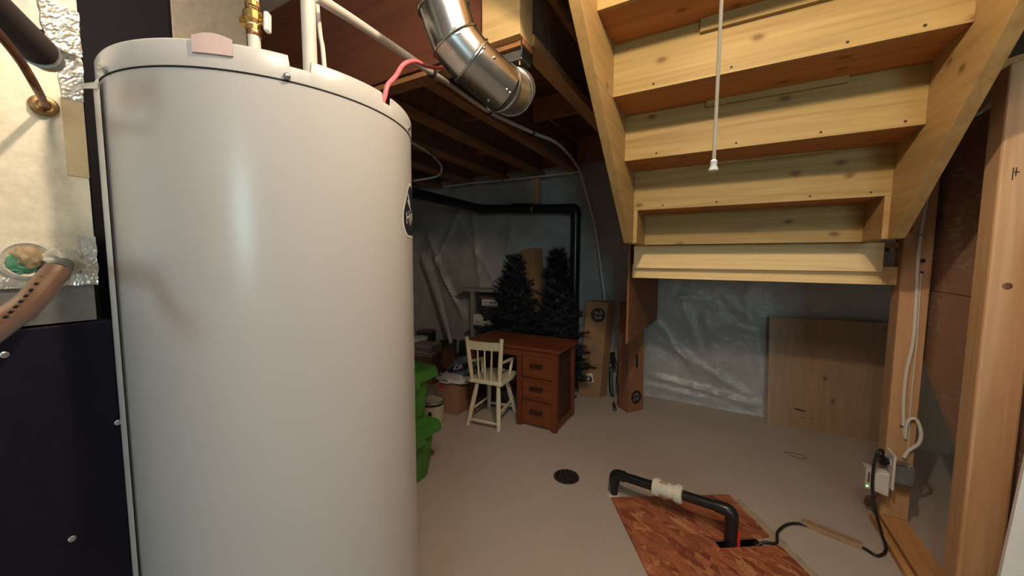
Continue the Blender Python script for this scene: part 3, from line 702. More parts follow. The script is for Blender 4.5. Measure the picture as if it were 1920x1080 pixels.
solo('clear_tape_strip', MB().add([PX(183, 153, XF+.07), PX(150, 157, XF+.004), PX(138, 163, XF+.003), PX(127, 178, XF+.002), PX(132, 181, XF+.002), PX(144, 170, XF+.003), PX(153, 166, XF+.004), PX(183, 166, XF+.07)], [(0, 1, 6, 7), (1, 2, 5, 6), (2, 3, 4, 5)]), pex,
     'torn clear tape strip stretching from the plenum corner to the tank', 'tape')
rd = thing('return_duct', 'flat galvanised duct standing behind the white tank', 'duct', (-1.75, .67, 0))
part('duct_face', MB().box(-1.95, -1.60, .557, .782, .0, 2.75), metal('dull_galvanised', (.34, .31, .275), .45, .05, 40, .5), rd, bev=.003)
part('corner_angle', MB().box(-1.606, -1.594, .783, .800, 0, 2.75), navy, rd)
solo('dark_duct_panel', MB().box(-1.95, -1.60, .345, .553, .0, 2.75), navy, 'dark navy sheet metal cabinet behind the tank, left of the galvanised duct', 'cabinet', bev=.003)

# ================================================================== FLOOR: SUMP, DRAIN
solo('sump_cover', MB().prism([L2(0, 0), L2(.655, 0), L2(.656, .302), L2(.377, .317), L2(.378, .367), L2(.660, .360), L2(.664, .85), L2(0, .85)], (0, 0, .012)), osb_red,
     'red-brown OSB sheet with a slot covering the sump hole', 'board')
solo('concrete_patch', MB().prism([L2(.58, -.01), L2(.70, .03), L2(.712, .30), L2(.70, .62), L2(.60, .6)], (0, 0, .0012)), plain('pale_patch', (.40, .33, .24), .8, var=.2, sc=14), 'pale dusty patch of floor along the right edge of the OSB cover', 'floor patch')
sp = thing('sump_pipe', 'black drain pipe arching from the floor to the sump slot', 'pipe', (-.453, 1.97, 0))
B1, B2 = Vector((-.455, 1.965, 0)), L2(.445, .338); T1, T2 = .125, .165
dr = (B2-B1); dr.z = T2-T1; dh_ = dr.normalized(); RP = .0245
A1 = Vector((B1.x, B1.y, T1)); A2 = Vector((B2.x, B2.y, T2))
def elbow(c, din, dout, r): return [c-din*r*q for q in (1, .8)] + [c - din*r*(.5*(1-t)**2) + dout*r*(.5*t**2) for t in (0.15, .3, .45, .6, .75, .9)] + [c+dout*r*q for q in (.6, .85, 1)]
UPZ = Vector((0, 0, 1))
part('riser_pipe', MB().tube([B1+UPZ*.001, A1-UPZ*.05], RP-.004, 24), black_pl, sp, smooth=True)
part('elbow', MB().tube(elbow(A1, UPZ, dh_, .058), RP+.004, 24), black_pl, sp, smooth=True)
Lp = dr.length
part('arm', MB().tube([A1+dh_*.05, A1+dh_*(.40*Lp)], RP-.001, 24), black_pl, sp, smooth=True)
part('arm', MB().tube([A1+dh_*(.60*Lp), A2-dh_*.05], RP-.001, 24), black_pl, sp, smooth=True)
part('elbow', MB().tube(elbow(A2, dh_, -UPZ, .066), RP+.004, 24), black_pl, sp, smooth=True)
part('drop_pipe', MB().tube([A2-UPZ*.05, Vector((A2.x, A2.y, -.30))], RP+.002, 24), black_pl, sp, smooth=True)
part('floor_collar', MB().lathe([(.040, .0), (.038, .006), (.030, .012)], B1, seg=20), sealant, sp, 'ring of pale mortar', smooth=True)
part('red_tag', MB().obox(Vector((A2.x, A2.y, .03))+_r0*.022-_f*.022, _r0*.006, UPZ*.050, _f*.002), red_pl, sp, 'red strip')
cv = thing('check_valve', 'white plastic check valve with ribbed collars on the black sump pipe', 'valve', A1+dh_*(.5*Lp)-UPZ*.03)
c0 = A1+dh_*(.375*Lp); LL = .25*Lp
part('valve_body', MB().lathe([(.030, .030), (.034, .036), (.034, LL*.5), (.037, LL*.52), (.037, LL*.58), (.033, LL*.60), (.033, LL-.030)], c0, dh_, 28), pvc, cv, smooth=True)
for s0, s1 in ((0, .034), (LL-.036, LL)):
    part('clamp_collar', MB().lathe([(.034, s0), (.0385, s0+.002), (.0385, s1-.002), (.034, s1)], c0, dh_, 28), pvc, cv, smooth=True)
    rb = MB()
    pa_ = dh_.cross(UPZ).normalized(); pb_ = pa_.cross(dh_)
    for k in range(20):
        q = 2*math.pi*k/20; rad = pa_*math.cos(q)+pb_*math.sin(q)
        rb.obox(c0+dh_*(s0+s1)/2+rad*.0392, rad*.0014, dh_*(s1-s0)*.42, rad.cross(dh_)*.002)
    part('collar_ribs', rb, pvc, cv)
    part('clamp_screw', MB().tube([c0+dh_*(s0+s1)/2+pb_*.040-pa_*.012, c0+dh_*(s0+s1)/2+pb_*.043+pa_*.012], .006, 10), pvc, cv)
part('flow_label', MB().obox(c0+dh_*LL*.36-pa_*.0+pb_*.034, dh_*.020, pa_*.011, pb_*.002), plain('tan_label', (.45, .36, .24), .6), cv)
fd = thing('floor_drain', 'small round black drain grate in the concrete floor', 'drain', PZ(1062, 894, 0))
dc = PZ(1062, 894, 0)
part('rim', MB().ring(dc+UPZ*.001, UPZ, .072, .004, 36, 8), black_dull, fd, smooth=True)
part('bowl', MB().lathe([(.070, .0005), (.070, .0015)], dc, seg=36), black_dull, fd)
gr = MB()
for k in range(-3, 4):
    hl = math.sqrt(.068**2-(k*.018)**2); gr.obox(dc+U2*k*.018+UPZ*.003, U2*.004, V2*hl, UPZ*.0015)
part('grate_bars', gr, rubber, fd)
for dx, dy, s in ((-.02, .03, .010), (.025, -.02, .013), (-.035, -.012, .008), (.03, .035, .009)):
    part('grit', MB().blob(dc+Vector((dx, dy, .006)), s, s*.7, s*.4, .4, 3, 8, 6, seed=int(s*999)), black_dull, fd)
stk = solo('wood_strip', MB().obox((PZ(1503, 978, .012)+PZ(1617, 1024, .012))/2, (PZ(1617, 1024, .012)-PZ(1503, 978, .012))/2, Vector((PZ(1617, 1024, .012)-PZ(1503, 978, .012))).cross(UPZ).normalized()*.017, UPZ*.0115), wood('weathered_strip', (.30, .17, .09), (.42, .27, .16), 'X', knots=0),
           'short rough strip of wood lying on the floor over the black cord', 'wood strip', bev=.002)
solo('twig', MB().tube(smooth_path([PZ(1470, 847, .003), PZ(1495, 851, .004), PZ(1512, 858, .003), PZ(1502, 860, .003), PZ(1480, 853, .004)]), .0022, 6), brown_bag, 'thin curled brown tie lying on the floor under the landing', 'twig')

# ================================================================== OUTLET ON THE POST
ob = thing('outlet_box', 'grey metal outlet box with white cover plate screwed to the orange post', 'outlet', (.80, 2.38, .245))
part('metal_box', MB().box(.764, .832, 2.350, 2.419, .246, .332), grey_box, ob, bev=.002)
part('cover_plate', MB().box(.752, .762, 2.330, 2.432, .215, .385), white_pl, ob, bev=.003)
part('receptacle', MB().lathe([(.017, 0), (.017, .004), (.014, .005)], (.753, 2.37, .335), (-1, 0, 0), 20).lathe([(.017, 0), (.017, .004), (.014, .005)], (.753, 2.37, .262), (-1, 0, 0), 20), white_pl, ob, smooth=True)
for k, col in enumerate((brass, copper, steel, pex)):
    part('wire', MB().tube(smooth_path([(.768+.014*k, 2.352, .331), (.775+.012*k, 2.345, .342+.004*(k % 2)), (.79+.012*k, 2.352, .336)]), .0022, 8), col, ob)
part('box_lip', MB().box(.762, .834, 2.347, 2.350, .243, .248), steel, ob)
ad = thing('power_adapter', 'white plug-in power adapter with a green light on the outlet plate', 'adapter', (.70, 2.37, .17))
part('adapter_body', MB().prism([(.748, 2.335, .175), (.748, 2.335, .290), (.692, 2.335, .282), (.692, 2.335, .190)], (0, .075, 0)), white_pl, ad, bev=.006)
part('adapter_face', MB().box(.664, .691, 2.345, 2.405, .190, .292), plain('warm_white_plastic', (.58, .53, .49), .4, var=.05), ad, bev=.004)
part('status_light', MB().lathe([(.004, 0), (.003, .002)], (.672, 2.344, .204), (0, -1, 0), 12), emis('green_led', (.15, .9, .2), 2.5), ad, 'small green status light')
part('face_print', MB().box(.6725, .6785, 2.3440, 2.3448, .225, .275), plain('maroon_print', (.12, .03, .03), .6), ad)
pc = thing('pump_cord', 'thick black power cord looping from the outlet down to the sump hole', 'cord', (.70, 2.2, 0))
part('plug', MB().tube([(.749, 2.37, .337), (.722, 2.368, .338)], [.016, .014], 16).box(.712, .738, 2.352, 2.384, .318, .358), rubber, pc, bev=.004)
pts = [Vector((.724, 2.366, .352)), Vector((.716, 2.345, .395)), Vector((.695, 2.325, .392)), Vector((.680, 2.31, .33)), Vector((.676, 2.29, .22)), Vector((.690, 2.26, .11)), PZ(1652, 995, .035), PZ(1661, 1030, .010), PZ(1645, 1042, .0075), PZ(1618, 1027, .0075),
       PZ(1570, 1006, .0075), PZ(1530, 992, .0075), PZ(1497, 982, .0075), PZ(1475, 984, .010), PZ(1458, 998, .012), L2(.655, .345, .010), L2(.60, .338, .008), L2(.54, .335, -.03)]
part('cable', MB().tube(smooth_path(pts, 10), .0062, 14), rubber, pc, smooth=True)
def on_post(x, y, dz=0): return PY(x, y, 2.412-dz)
solo('white_cable', MB().tube(smooth_path([on_post(1742, 330), on_post(1737, 380), on_post(1727, 440), on_post(1721, 490), on_post(1718, 560), on_post(1712, 640), on_post(1700, 695), on_post(1695, 740), on_post(1694, 790), on_post(1697, 822), on_post(1699, 800, .01), on_post(1706, 786, .012), on_post(1719, 788, .012), on_post(1727, 812, .012), on_post(1722, 832, .012), on_post(1704, 845, .010), on_post(1695, 858, .012)], 10), .0074, 12), cable_w,
     'thick white cable down the orange post, looping above the outlet box', 'cable', smooth=True)
solo('thin_cable', MB().tube(smooth_path([on_post(1727, 512), on_post(1725, 545), on_post(1719, 640), on_post(1709, 740), on_post(1705, 800), on_post(1702, 858)], 8), .0026, 8), cable_w,
     'thin white wire from a hole in the orange post down to the outlet box', 'cable', smooth=True)
solo('ground_wire', MB().tube(smooth_path([on_post(1699, 898), on_post(1694, 906), on_post(1668, 909), on_post(1652, 921), on_post(1641, 933, .01)], 8), .0022, 8), copper_tube, 'short bare wire hanging below the outlet box', 'wire', smooth=True)
for x, y in ((1726, 441), (1695, 799)):
    p = on_post(x, y); solo('cable_staple', MB().box(p.x-.013, p.x+.013, p.y-.009, p.y-.005, p.z-.003, p.z+.003).box(p.x-.013, p.x-.010, p.y-.008, 2.42, p.z-.003, p.z+.003).box(p.x+.010, p.x+.013, p.y-.008, 2.42, p.z-.003, p.z+.003), steel,
         'metal staple holding the white cable ' + ('high on the orange post below the stringer' if y < 500 else 'on the orange post just above the cable loop'), 'staple')
part('hole', MB().lathe([(.001, -.0006), (.010, 0), (.010, .001)], PY(1730, 489, 2.4195), (0, -1, 0), 12), ink, post)
part('hole', MB().lathe([(.001, -.0006), (.0065, 0), (.0065, .001)], PY(1728, 511, 2.4195), (0, -1, 0), 12), ink, post)

# pull cord under the bulb
pcx, pcy = -.0125, .55
pcord = thing('pull_cord', 'thin white pull cord with a small bell end in front of the stairs', 'cord', (pcx, pcy, PY(1338, 318, pcy).z))
zb = PY(1338, 310, pcy).z
part('string', MB().tube([(pcx, pcy, zb), (pcx+.001, pcy, 2.265)], .0022, 8), plain('translucent_cord', (.55, .47, .35), .5), pcord, smooth=True)
part('bell_end', MB().lathe([(.0056, -.0065), (.0056, -.005), (.0036, 0), (.0043, .005), (.0026, .007)], (pcx, pcy, zb), seg=18), white_pl, pcord, smooth=True)
def bulb(loc, watts, col, label, r, ztop):
    b = thing('light_bulb', label, 'lamp', loc)
    part('glass', MB().lathe([(r*.02, -r), (r*.5, -r*.87), (r*.87, -r*.5), (r, 0), (r*.9, r*.45), (r*.62, r*.9), (r*.45, r*1.4)], loc, seg=20), emis('bulb_glow_%d' % len(BASE), col, watts/(math.pi*4*math.pi*r*r)), b, 'glowing bulb', smooth=True)
    part('lampholder', MB().lathe([(r*.5, r*1.4), (r*.8, r*1.5), (r*.8, r*2.6), (r*.3, r*2.8), (.005, r*2.9), (.005, ztop-loc.z)], loc, seg=20), white_pl, b, smooth=True)
bulb(BULB, BULB_W, (1, .80, .55), 'bare warm bulb hanging under the upper stairs', .03, 2.775)
bulb(BULB2, FILL_BULB_W, (1, .82, .64), 'large round warm globe, an unseen fill light added behind the camera', .11, 2.78)

# ================================================================== DESK AND CHAIR
DX0, DX1, DY0, DY1, DH = -1.83, -.985, 2.452, 2.885, .632
dk = thing('desk', 'reddish brown wooden desk with three drawers', 'desk', (-1.4, 2.66, 0))
part('top', MB().box(DX0, DX1, DY0, DY1, DH-.022, DH), desk_wood, dk, bev=.003)
px0, px1 = -1.345, -1.008
for (xa, ya) in ((px0, 2.468), (px1-.042, 2.468), (px0, 2.82), (px1-.042, 2.82)):
    part('corner_post', MB().box(xa, xa+.042, ya, ya+.042, 0, DH-.022), desk_wood_z, dk, bev=.002)
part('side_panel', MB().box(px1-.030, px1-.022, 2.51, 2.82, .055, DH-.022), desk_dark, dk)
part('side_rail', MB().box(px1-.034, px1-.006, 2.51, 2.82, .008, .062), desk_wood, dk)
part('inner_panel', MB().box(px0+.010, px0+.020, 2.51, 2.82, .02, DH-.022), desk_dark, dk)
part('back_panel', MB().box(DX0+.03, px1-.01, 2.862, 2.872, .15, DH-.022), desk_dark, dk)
part('front_rail', MB().box(px0+.042, px1-.042, 2.474, 2.50, DH-.068, DH-.022), desk_wood, dk)
part('apron', MB().box(DX0+.03, px0, 2.476, 2.50, DH-.085, DH-.022), desk_wood, dk)
zs_ = [(.022, .205), (.212, .385), (.392, .560)]
for z0, z1 in zs_:
    d = part('drawer', MB().box(px0+.044, px1-.044, 2.478, 2.70, z0, z1), desk_wood, dk, bev=.003)
    zc_ = (z0+z1)/2+.012; xc = (px0+px1)/2
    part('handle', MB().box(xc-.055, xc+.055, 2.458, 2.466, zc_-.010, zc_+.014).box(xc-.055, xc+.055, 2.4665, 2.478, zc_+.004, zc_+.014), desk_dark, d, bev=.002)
for ya in (2.468, 2.82):
    part('corner_post', MB().box(DX0+.02, DX0+.062, ya, ya+.042, 0, DH-.022), desk_wood_z, dk, bev=.002)
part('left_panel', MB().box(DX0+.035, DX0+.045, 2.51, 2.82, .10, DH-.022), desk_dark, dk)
part('left_rail', MB().box(DX0+.028, DX0+.055, 2.51, 2.82, .02, .10), desk_wood, dk)

ch = thing('wooden_chair', 'chipped cream painted wooden chair pushed against the red desk', 'chair', (-1.545, 2.45, 0))
fl_, fr_ = Vector((-1.672, 2.270, 0)), Vector((-1.405, 2.296, 0)); bl_, br_ = Vector((-1.70, 2.62, 0)), Vector((-1.462, 2.66, 0))
SH = .345
sl, sr_ = PY(878, 716, 2.262), PY(946, 727, 2.283); SH = (sl.z+sr_.z)/2
s1, s2, s3, s4 = Vector((-1.648, 2.255, SH)), Vector((-1.372, 2.285, SH)), Vector((-1.415, 2.60, SH)), Vector((-1.70, 2.565, SH))
mid = Vector((-1.56, 2.615, SH))
part('seat', MB().prism([s1, s2, s2*.4+s3*.6+Vector((.012, 0, 0)), s3, mid, s4, s1*.4+s4*.6-Vector((.012, 0, 0))], (0, 0, .030)), cream, ch, bev=.006)
tops = [s1*.80+s2*.20+Vector((.0, .03, 0)), s1*.16+s2*.84+Vector((0, .03, 0)), s4*.75+s2*.25, s3*.75+s1*.25]
for foot, top in zip((fl_, fr_, bl_, br_), tops):
    pts = [foot, foot.lerp(top, .45), foot.lerp(top, .8), top]
    part('leg', MB().tube(pts, [.016, .0195, .0175, .014], 14), cream, ch, smooth=True)
lp_ = lambda i, t: (fl_, fr_, bl_, br_)[i].lerp(tops[i], t)
for (i, j, t) in ((0, 1, .14), (0, 2, .36), (1, 3, .36), (2, 3, .18)):
    part('stretcher', MB().tube([lp_(i, t), lp_(i, t).lerp(lp_(j, t), .5), lp_(j, t)], [.008, .0105, .008], 12), cream, ch, smooth=True)
tl, tr = PY(875, 632, 2.205), PY(940.5, 637, 2.235)
bl0, br0 = s1+Vector((.016, .018, .028)), s2+Vector((-.030, .016, .028))
for a, b in ((bl0, tl), (br0, tr)):
    part('back_post', MB().tube([a, a.lerp(b, .4), a.lerp(b, .8), b], [.015, .0180, .0155, .0155], 14), cream, ch, smooth=True)
xa = (tr-tl).normalized()
ra, rb_ = bl0.lerp(tl, .93), br0.lerp(tr, .93); rc, rd_ = bl0.lerp(tl, .72), br0.lerp(tr, .74)
bk = Vector((0, -.010, 0)); mt, mc = (ra+rb_)/2+Vector((0, .012, -.008)), (rc+rd_)/2+Vector((0, .012, -.004))
cr = MB(); 
for o_ in (Vector((0, -.006, 0)), Vector((0, .006, 0))):
    for k in range(9):
        t = k/8; bow = 4*t*(1-t)
        cr.v += [ra.lerp(rb_, t)+o_+Vector((0, .014*bow, -.010*bow)), rc.lerp(rd_, t)+o_+Vector((0, .014*bow, -.006*bow))]
for k in range(8):
    a = 2*k; cr.f += [(a, a+1, a+3, a+2), (18+a, 18+a+2, 18+a+3, 18+a+1), (a, a+2, 18+a+2, 18+a), (a+1, 18+a+1, 18+a+3, a+3)]
cr.f += [(0, 18, 19, 1), (16, 17, 35, 34)]
part('crest_rail', cr, cream, ch)
for t in (.26, .48, .70):
    a = bl0.lerp(br0, t); b = rc.lerp(rd_, t)+Vector((0, .012, .004))
    part('spindle', MB().tube([a, a.lerp(b, .4), b], [.006, .0082, .006], 10), cream, ch, smooth=True)
for (a, b, c_) in ((bl0.lerp(tl, .42), s4+Vector((.03, -.10, .135)), s4+Vector((.035, -.10, .028))), (br0.lerp(tr, .44), s3+Vector((-.01, -.06, .150)), s3+Vector((-.02, -.09, .028)))):
    part('arm', MB().tube([a, a.lerp(b, .6), b+(b-a)*.08], [.009, .0125, .012], 12), cream, ch, smooth=True)
    part('arm_post', MB().tube([c_, c_.lerp(b, .5), b], [.009, .0125, .009], 10), cream, ch, smooth=True)

# ================================================================== CARDBOARD BOXES WITH 23
def number_mark(parent, c, xa, ya, r):
    xa, ya = Vector(xa).normalized(), Vector(ya).normalized(); n = xa.cross(ya)
    mb = MB().lathe([(r, 0), (r, .0012)], c, n, 40)
    o = part('round_emblem', mb, ink, parent, 'dark round emblem with the number 23')
    part('number', text_mb('23', r*1.25, Vector(c)+n*.0016, xa, ya, .0004), tanprint, o)
def tall_box(name, label, p0, p1, p2, h, lean, mats, cat='box'):
    """p0 front-left foot, p1 front-right foot, p2 back-right foot; lean shifts the top"""
    p0, p1, p2 = Vector(p0), Vector(p1), Vector(p2); p3 = p0+(p2-p1)
    t = thing(name, label, cat, (p0+p2)/2)
    lo = [p0, p1, p2, p3]; hi = [p+lean+UPZ*h for p in lo]
    part('carton', MB().hexa(lo, hi), mats, t, bev=.003)
    return t, lo, hi
# left one, leaning back against the wall
tb, lo, hi = tall_box('long_carton', 'tall brown carton leaning by the white water pipe, round 23 mark near its top', PZ(1084, 742, 0), PZ(1124, 747, 0), PZ(1124, 747, 0)+Vector((.035, .125, 0)), .90, Vector((.03, .10, 0)), cardboard)
fx = (lo[1]-lo[0]).normalized(); up_ = (hi[0]-lo[0]).normalized(); nrm = fx.cross(up_)
if nrm.y > 0: nrm = -nrm
fw = (lo[1]-lo[0]).length
pt = lambda u, v: lo[0]+(lo[1]-lo[0])*u+(hi[0]-lo[0])*v+nrm*.001
number_mark(tb, pt(.60, .86)+nrm*.001, -up_, fx, .068)
part('flap_edge', MB().obox(pt(.5, .345), fx*fw*.5, up_*.0025, nrm*.002), cardboard_dark, tb)
part('shipping_label', MB().obox(pt(.48, .20), (fx*.9+up_*.25)*.030, (up_*.9-fx*.25)*.045, nrm*.001), paper, tb)
part('label_print', MB().obox(pt(.52, .19)+nrm*.0015, (fx*.9+up_*.25)*.012, (up_*.9-fx*.25)*.025, nrm*.0006), ink, tb)
part('stamp', MB().obox(pt(.55, .52), fx*.012, up_*.040, nrm*.0008), plain('faded_print', (.16, .14, .11), .8), tb)
for v in (.62, .46):
    part('red_print', MB().obox(pt(.35, v), fx*.03, up_*.004, nrm*.0008).obox(pt(.75, v-.03), fx*.02, up_*.004, nrm*.0008), plain('red_print', (.25, .05, .03), .8), tb)
# right one, upright in front
q0, q1, q2 = PZ(1159, 764, 0), PZ(1178, 775, 0), PZ(1206, 768, 0)
tb2, lo, hi = tall_box('long_carton', 'tall reddish carton under the hanging wood panel, 23 mark near the floor and slot handle', q1, q2, q2+(q0-q1)*1.0, .93, Vector((-.025, .05, 0)), cardboard_red)
fx = (lo[1]-lo[0]).normalized(); up_ = (hi[0]-lo[0]).normalized(); nrm = fx.cross(up_); fw = (lo[1]-lo[0]).length
if nrm.y > 0: nrm = -nrm
pt = lambda u, v: lo[0]+(lo[1]-lo[0])*u+(hi[0]-lo[0])*v+nrm*.001
number_mark(tb2, pt(.50, .135)+nrm*.001, up_, -fx, .058)
part('hand_hole', MB().obox(pt(.52, .465), fx*.012, up_*.055, nrm*.0012), ink, tb2, 'dark slot handle')
part('red_print', MB().obox(pt(.5, .30), fx*fw*.46, up_*.0018, nrm*.0008).obox(pt(.08, .18), fx*.0025, up_*.12, nrm*.0008), MATS['red_print'], tb2)
solo('torn_label', MB().blob(PZ(1184, 777, .008), .035, .022, .008, .5, 3, seed=2), plain('pinkish_paper', (.55, .32, .28), .7, var=.3, sc=60), 'small torn pinkish scrap at the foot of the reddish carton', 'scrap')

# ================================================================== VALVE CLUSTER ON THE BACK WALL
mf = thing('valve_cluster', 'small cluster of dark pipe fittings at the foot of the white water pipe', 'valve', PY(1135, 680, 3.5))
yv = 3.54
part('brass_tee', MB().tube([PY(1120, 674, yv), PY(1150, 671, yv)], .012, 14).tube([PY(1131, 664, yv), PY(1131, 686, yv)], .013, 14), brass, mf, smooth=True)
part('black_union', MB().tube([PY(1128, 666, yv), PY(1152, 664, yv)], .018, 14).tube([PY(1150, 660, yv), PY(1151, 690, yv)], .016, 14).tube([PY(1128, 678, yv-.03), PY(1150, 680, yv-.03)], .011, 12), black_pl, mf, smooth=True)
part('grey_filter', MB().lathe([(.024, 0), (.026, .01), (.026, .05), (.018, .06)], PY(1138, 692, yv-.02), seg=18), galv, mf, smooth=True)
part('drop_pipe', MB().tube(smooth_path([PY(1146, 690, yv), PY(1146, 720, yv-.05), PY(1149, 748, yv-.12), PZ(1153, 768, .012)]), .017, 14), grey_pl, mf, smooth=True)
part('wire', MB().tube(smooth_path([PY(1152, 668, yv), PY(1160, 690, yv-.1), PY(1172, 686, yv-.2), PY(1156, 706, yv-.1), PY(1160, 735, yv-.12), PZ(1158, 758, .02)]), .0045, 8), rubber, mf, smooth=True)

# ================================================================== BLACK DRAIN PIPE ON THE BACK WALL
dp = thing('drain_stack', 'black plastic drain pipe along the back wall turning straight down', 'pipe', PY(1081, 560, 3.52))
yw = 3.50; ez = PY(1060, 392, yw).z; ex = PY(1080, 400, yw).x
LT, LM, LR = PT(768, 361, 3.35), PY(902, 392, yw), Vector((ex, yw, ez))
r_ = .048
part('sloping_pipe', MB().tube([LT, LM], r_+.002, 24), black_pl, dp, smooth=True)
part('level_pipe', MB().tube([LM, LR-Vector((.06, 0, 0))], r_, 24), black_pl, dp, smooth=True)
part('bend', MB().lathe([(r_+.006, -.05), (r_+.007, .0), (r_+.006, .05)], LM, (1, .1, -.1), 24), black_pl, dp, smooth=True)
part('coupling', MB().tube([PY(960, 391, yw), PY(998, 391, yw)], r_+.006, 24), black_pl, dp, smooth=True)
part('elbow', MB().tube(elbow(LR, Vector((1, 0, 0)), -UPZ, .11), r_+.004, 24), black_pl, dp, smooth=True)
part('downpipe', MB().tube([LR-UPZ*.10, Vector((ex, yw, 0.001))], r_, 24), black_pl, dp, smooth=True)
part('hanger_strap', MB().ring(PY(1000, 391, yw), (1, 0, 0), r_+.003, .004, 28, 6).tube([PY(1000, 372, yw-.03), PY(999, 362, 3.54)], .003, 6), steel, dp)

# ================================================================== ARTIFICIAL TREES
def tree(label, base, h, rad, seed, sub=None):
    rr = random.Random(seed); t = thing('artificial_tree', label, 'tree', base, 'artificial trees behind the desk')
    b = Vector(base)
    part('pole', MB().tube([b+UPZ*.02, b+UPZ*(h*.96)], [.016, .006], 10), bark, t)
    part('stand', MB().obox(b+UPZ*.012, Vector((.2, 0, 0)), Vector((0, .015, 0)), UPZ*.010).obox(b+UPZ*.026, Vector((.015, 0, 0)), Vector((0, .2, 0)), UPZ*.004), bark, t)
    mb = MB(); nb = 150
    for i in range(nb):
        f = (i+.5)/nb; z = h*(.10+.88*f**.95); L = rad*(1-f)**.62*rr.uniform(.55, 1.15)+.06
        ph = i*2.39996+rr.uniform(-.3, .3); rise = .25+.9*f*rr.uniform(.6, 1.2)
        d = Vector((math.cos(ph), math.sin(ph), rise)).normalized()
        p0 = b+UPZ*z*.985; n = int(L/.011)
        for k in range(n):
            p = p0+d*(L*(k+1)/n)+UPZ*(-.10*L*((k+1)/n)**2)
            for q in range(5):
                a = Vector((rr.gauss(0, 1), rr.gauss(0, 1), rr.gauss(0, 1))); a = (a-d*a.dot(d)*.7).normalized()+d*.55
                ln = rr.uniform(.030, .052); s = d.cross(a).normalized()*.0035
                o = len(mb.v); mb.v += [p-s, p+s, p+a*ln]; mb.f.append((o, o+1, o+2))
            if k % 4 == 2 and k < n-2:
                for sgn in (-1, 1):
                    sd = (d + d.cross(UPZ).normalized()*sgn*.9).normalized(); m = int((L*(1-k/n)*.45)/.014)
                    for k2 in range(m):
                        p2 = p+sd*(k2+1)*.014
                        for q in range(4):
                            a = Vector((rr.gauss(0, 1), rr.gauss(0, 1), rr.gauss(0, 1))).normalized()+sd*.5
                            ln = rr.uniform(.026, .045); s = sd.cross(a).normalized()*.0035
                            o = len(mb.v); mb.v += [p2-s, p2+s, p2+a*ln]; mb.f.append((o, o+1, o+2))
    f = part('foliage', mb, needle, t, 'dark blue-green needled branches')
    return t
def zat(x, y, b): d = ray(x, y); return H+math.hypot(b[0], b[1])/math.hypot(d.x, d.y)*d.z
ta = Vector((-1.78, 3.21, 0)); tc = Vector((-1.32, 3.22, 0))
tree('dark artificial Christmas tree on the left, behind the desk', ta, zat(975, 476, ta), .37, 5)
tree('dark artificial Christmas tree on the right, beside the black downpipe', tc, zat(1045, 466, tc), .34, 9)
tbx = thing('tall_carton', 'tall narrow brown carton standing between and behind the two trees', 'box', (-1.72, 3.44, 0))
a0, a1, a2 = PY(973, 470, 3.42), PY(1000, 464, 3.42), PY(1022, 470, 3.55)
h0 = a0.z
part('carton', MB().hexa([Vector((-1.80, 3.40, 0)), Vector((-1.56, 3.40, 0)), Vector((-1.52, 3.52, 0)), Vector((-1.76, 3.52, 0))],
                         [Vector((a0.x, 3.42, h0)), Vector((a1.x, 3.42, a1.z)), Vector((a1.x+.05, 3.53, a1.z-.01)), Vector((a0.x+.06, 3.53, h0-.01))]), cardboard, tbx, bev=.003)

# ================================================================== SHELF WITH BINS, BEHIND THE DESK
ys = 3.42
sh = thing('utility_shelf', 'pale grey shelf frame against the back wall, left of the trees', 'shelf', (-2.2, 3.45, 0))
shz = PY(900, 543, ys).z; sx0, sx1 = PY(862, 543, ys).x, -1.87
grey_shelf = plain('pale_grey_shelf', (.26, .275, .28), .6, var=.06)
part('shelf_board', MB().box(sx0, sx1, 3.36, 3.60, shz-.022, shz+.010), grey_shelf, sh, bev=.004)
part('shelf_board', MB().box(-2.50, sx1, 3.37, 3.60, .52, .54), grey_shelf, sh)
for xx in (-2.42, -1.895):
    part('leg', MB().box(xx-.022, xx+.022, 3.372, 3.41, 0, shz-.022), grey_shelf, sh, bev=.003)
    part('leg', MB().box(xx-.022, xx+.022, 3.55, 3.59, 0, shz-.022), grey_shelf, sh, bev=.003)
wr = PY(954, 512, 3.46)
solo('rounded_case', MB().box(wr.x-.09, wr.x+.10, 3.44, 3.55, shz+.0108, wr.z+.075), plain('pale_case', (.42, .45, .42), .5), 'pale case with rounded corners behind the left tree', 'case', bev=.035)
bn = thing('storage_bin', 'dark plastic storage bin with a white printed label under the shelf board', 'bin', (-2.2, 3.43, .73))
b0, b1 = PY(893, 550, 3.40), PY(940, 586, 3.40)
part('bin_body', MB().box(b0.x, b1.x+.08, 3.40, 3.58, b1.z, b0.z-.012), grey_pl, bn, bev=.008)
part('lid', MB().box(b0.x-.012, b1.x+.09, 3.39, 3.585, b0.z-.012, b0.z), plain('navy_lid', (.015, .02, .04), .5), bn, bev=.004)
l0, l1 = PY(904, 560.5, 3.398), PY(933, 575, 3.398)
lab = part('bin_label', MB().box(l0.x, l1.x, 3.3955, 3.399, l1.z, l0.z), paper, bn, 'white printed label')
lx, lz, lw_, lh_ = l0.x, l1.z, l1.x-l0.x, l0.z-l1.z
pm = MB()
rr = random.Random(4)
for row, (z_, hh) in enumerate(((.80, .06), (.50, .14), (.18, .10))):
    x = .10
    while x < .88:
        ww = rr.uniform(.03, .10); pm.box(lx+lw_*x, lx+lw_*min(x+ww, .92), 3.3945, 3.3955, lz+lh_*(z_-hh/2), lz+lh_*(z_+hh/2)); x += ww+.035
pm.lathe([(lh_*.13, 0), (lh_*.13, .001)], (lx+lw_*.60, 3.3955, lz+lh_*.52), (0, -1, 0), 16)
part('label_print', pm, ink, lab)
part('ledge_strip', MB().box(b0.x+.05, b1.x, 3.392, 3.3995, b0.z-.05, b0.z-.032), cardboard_dark, bn)
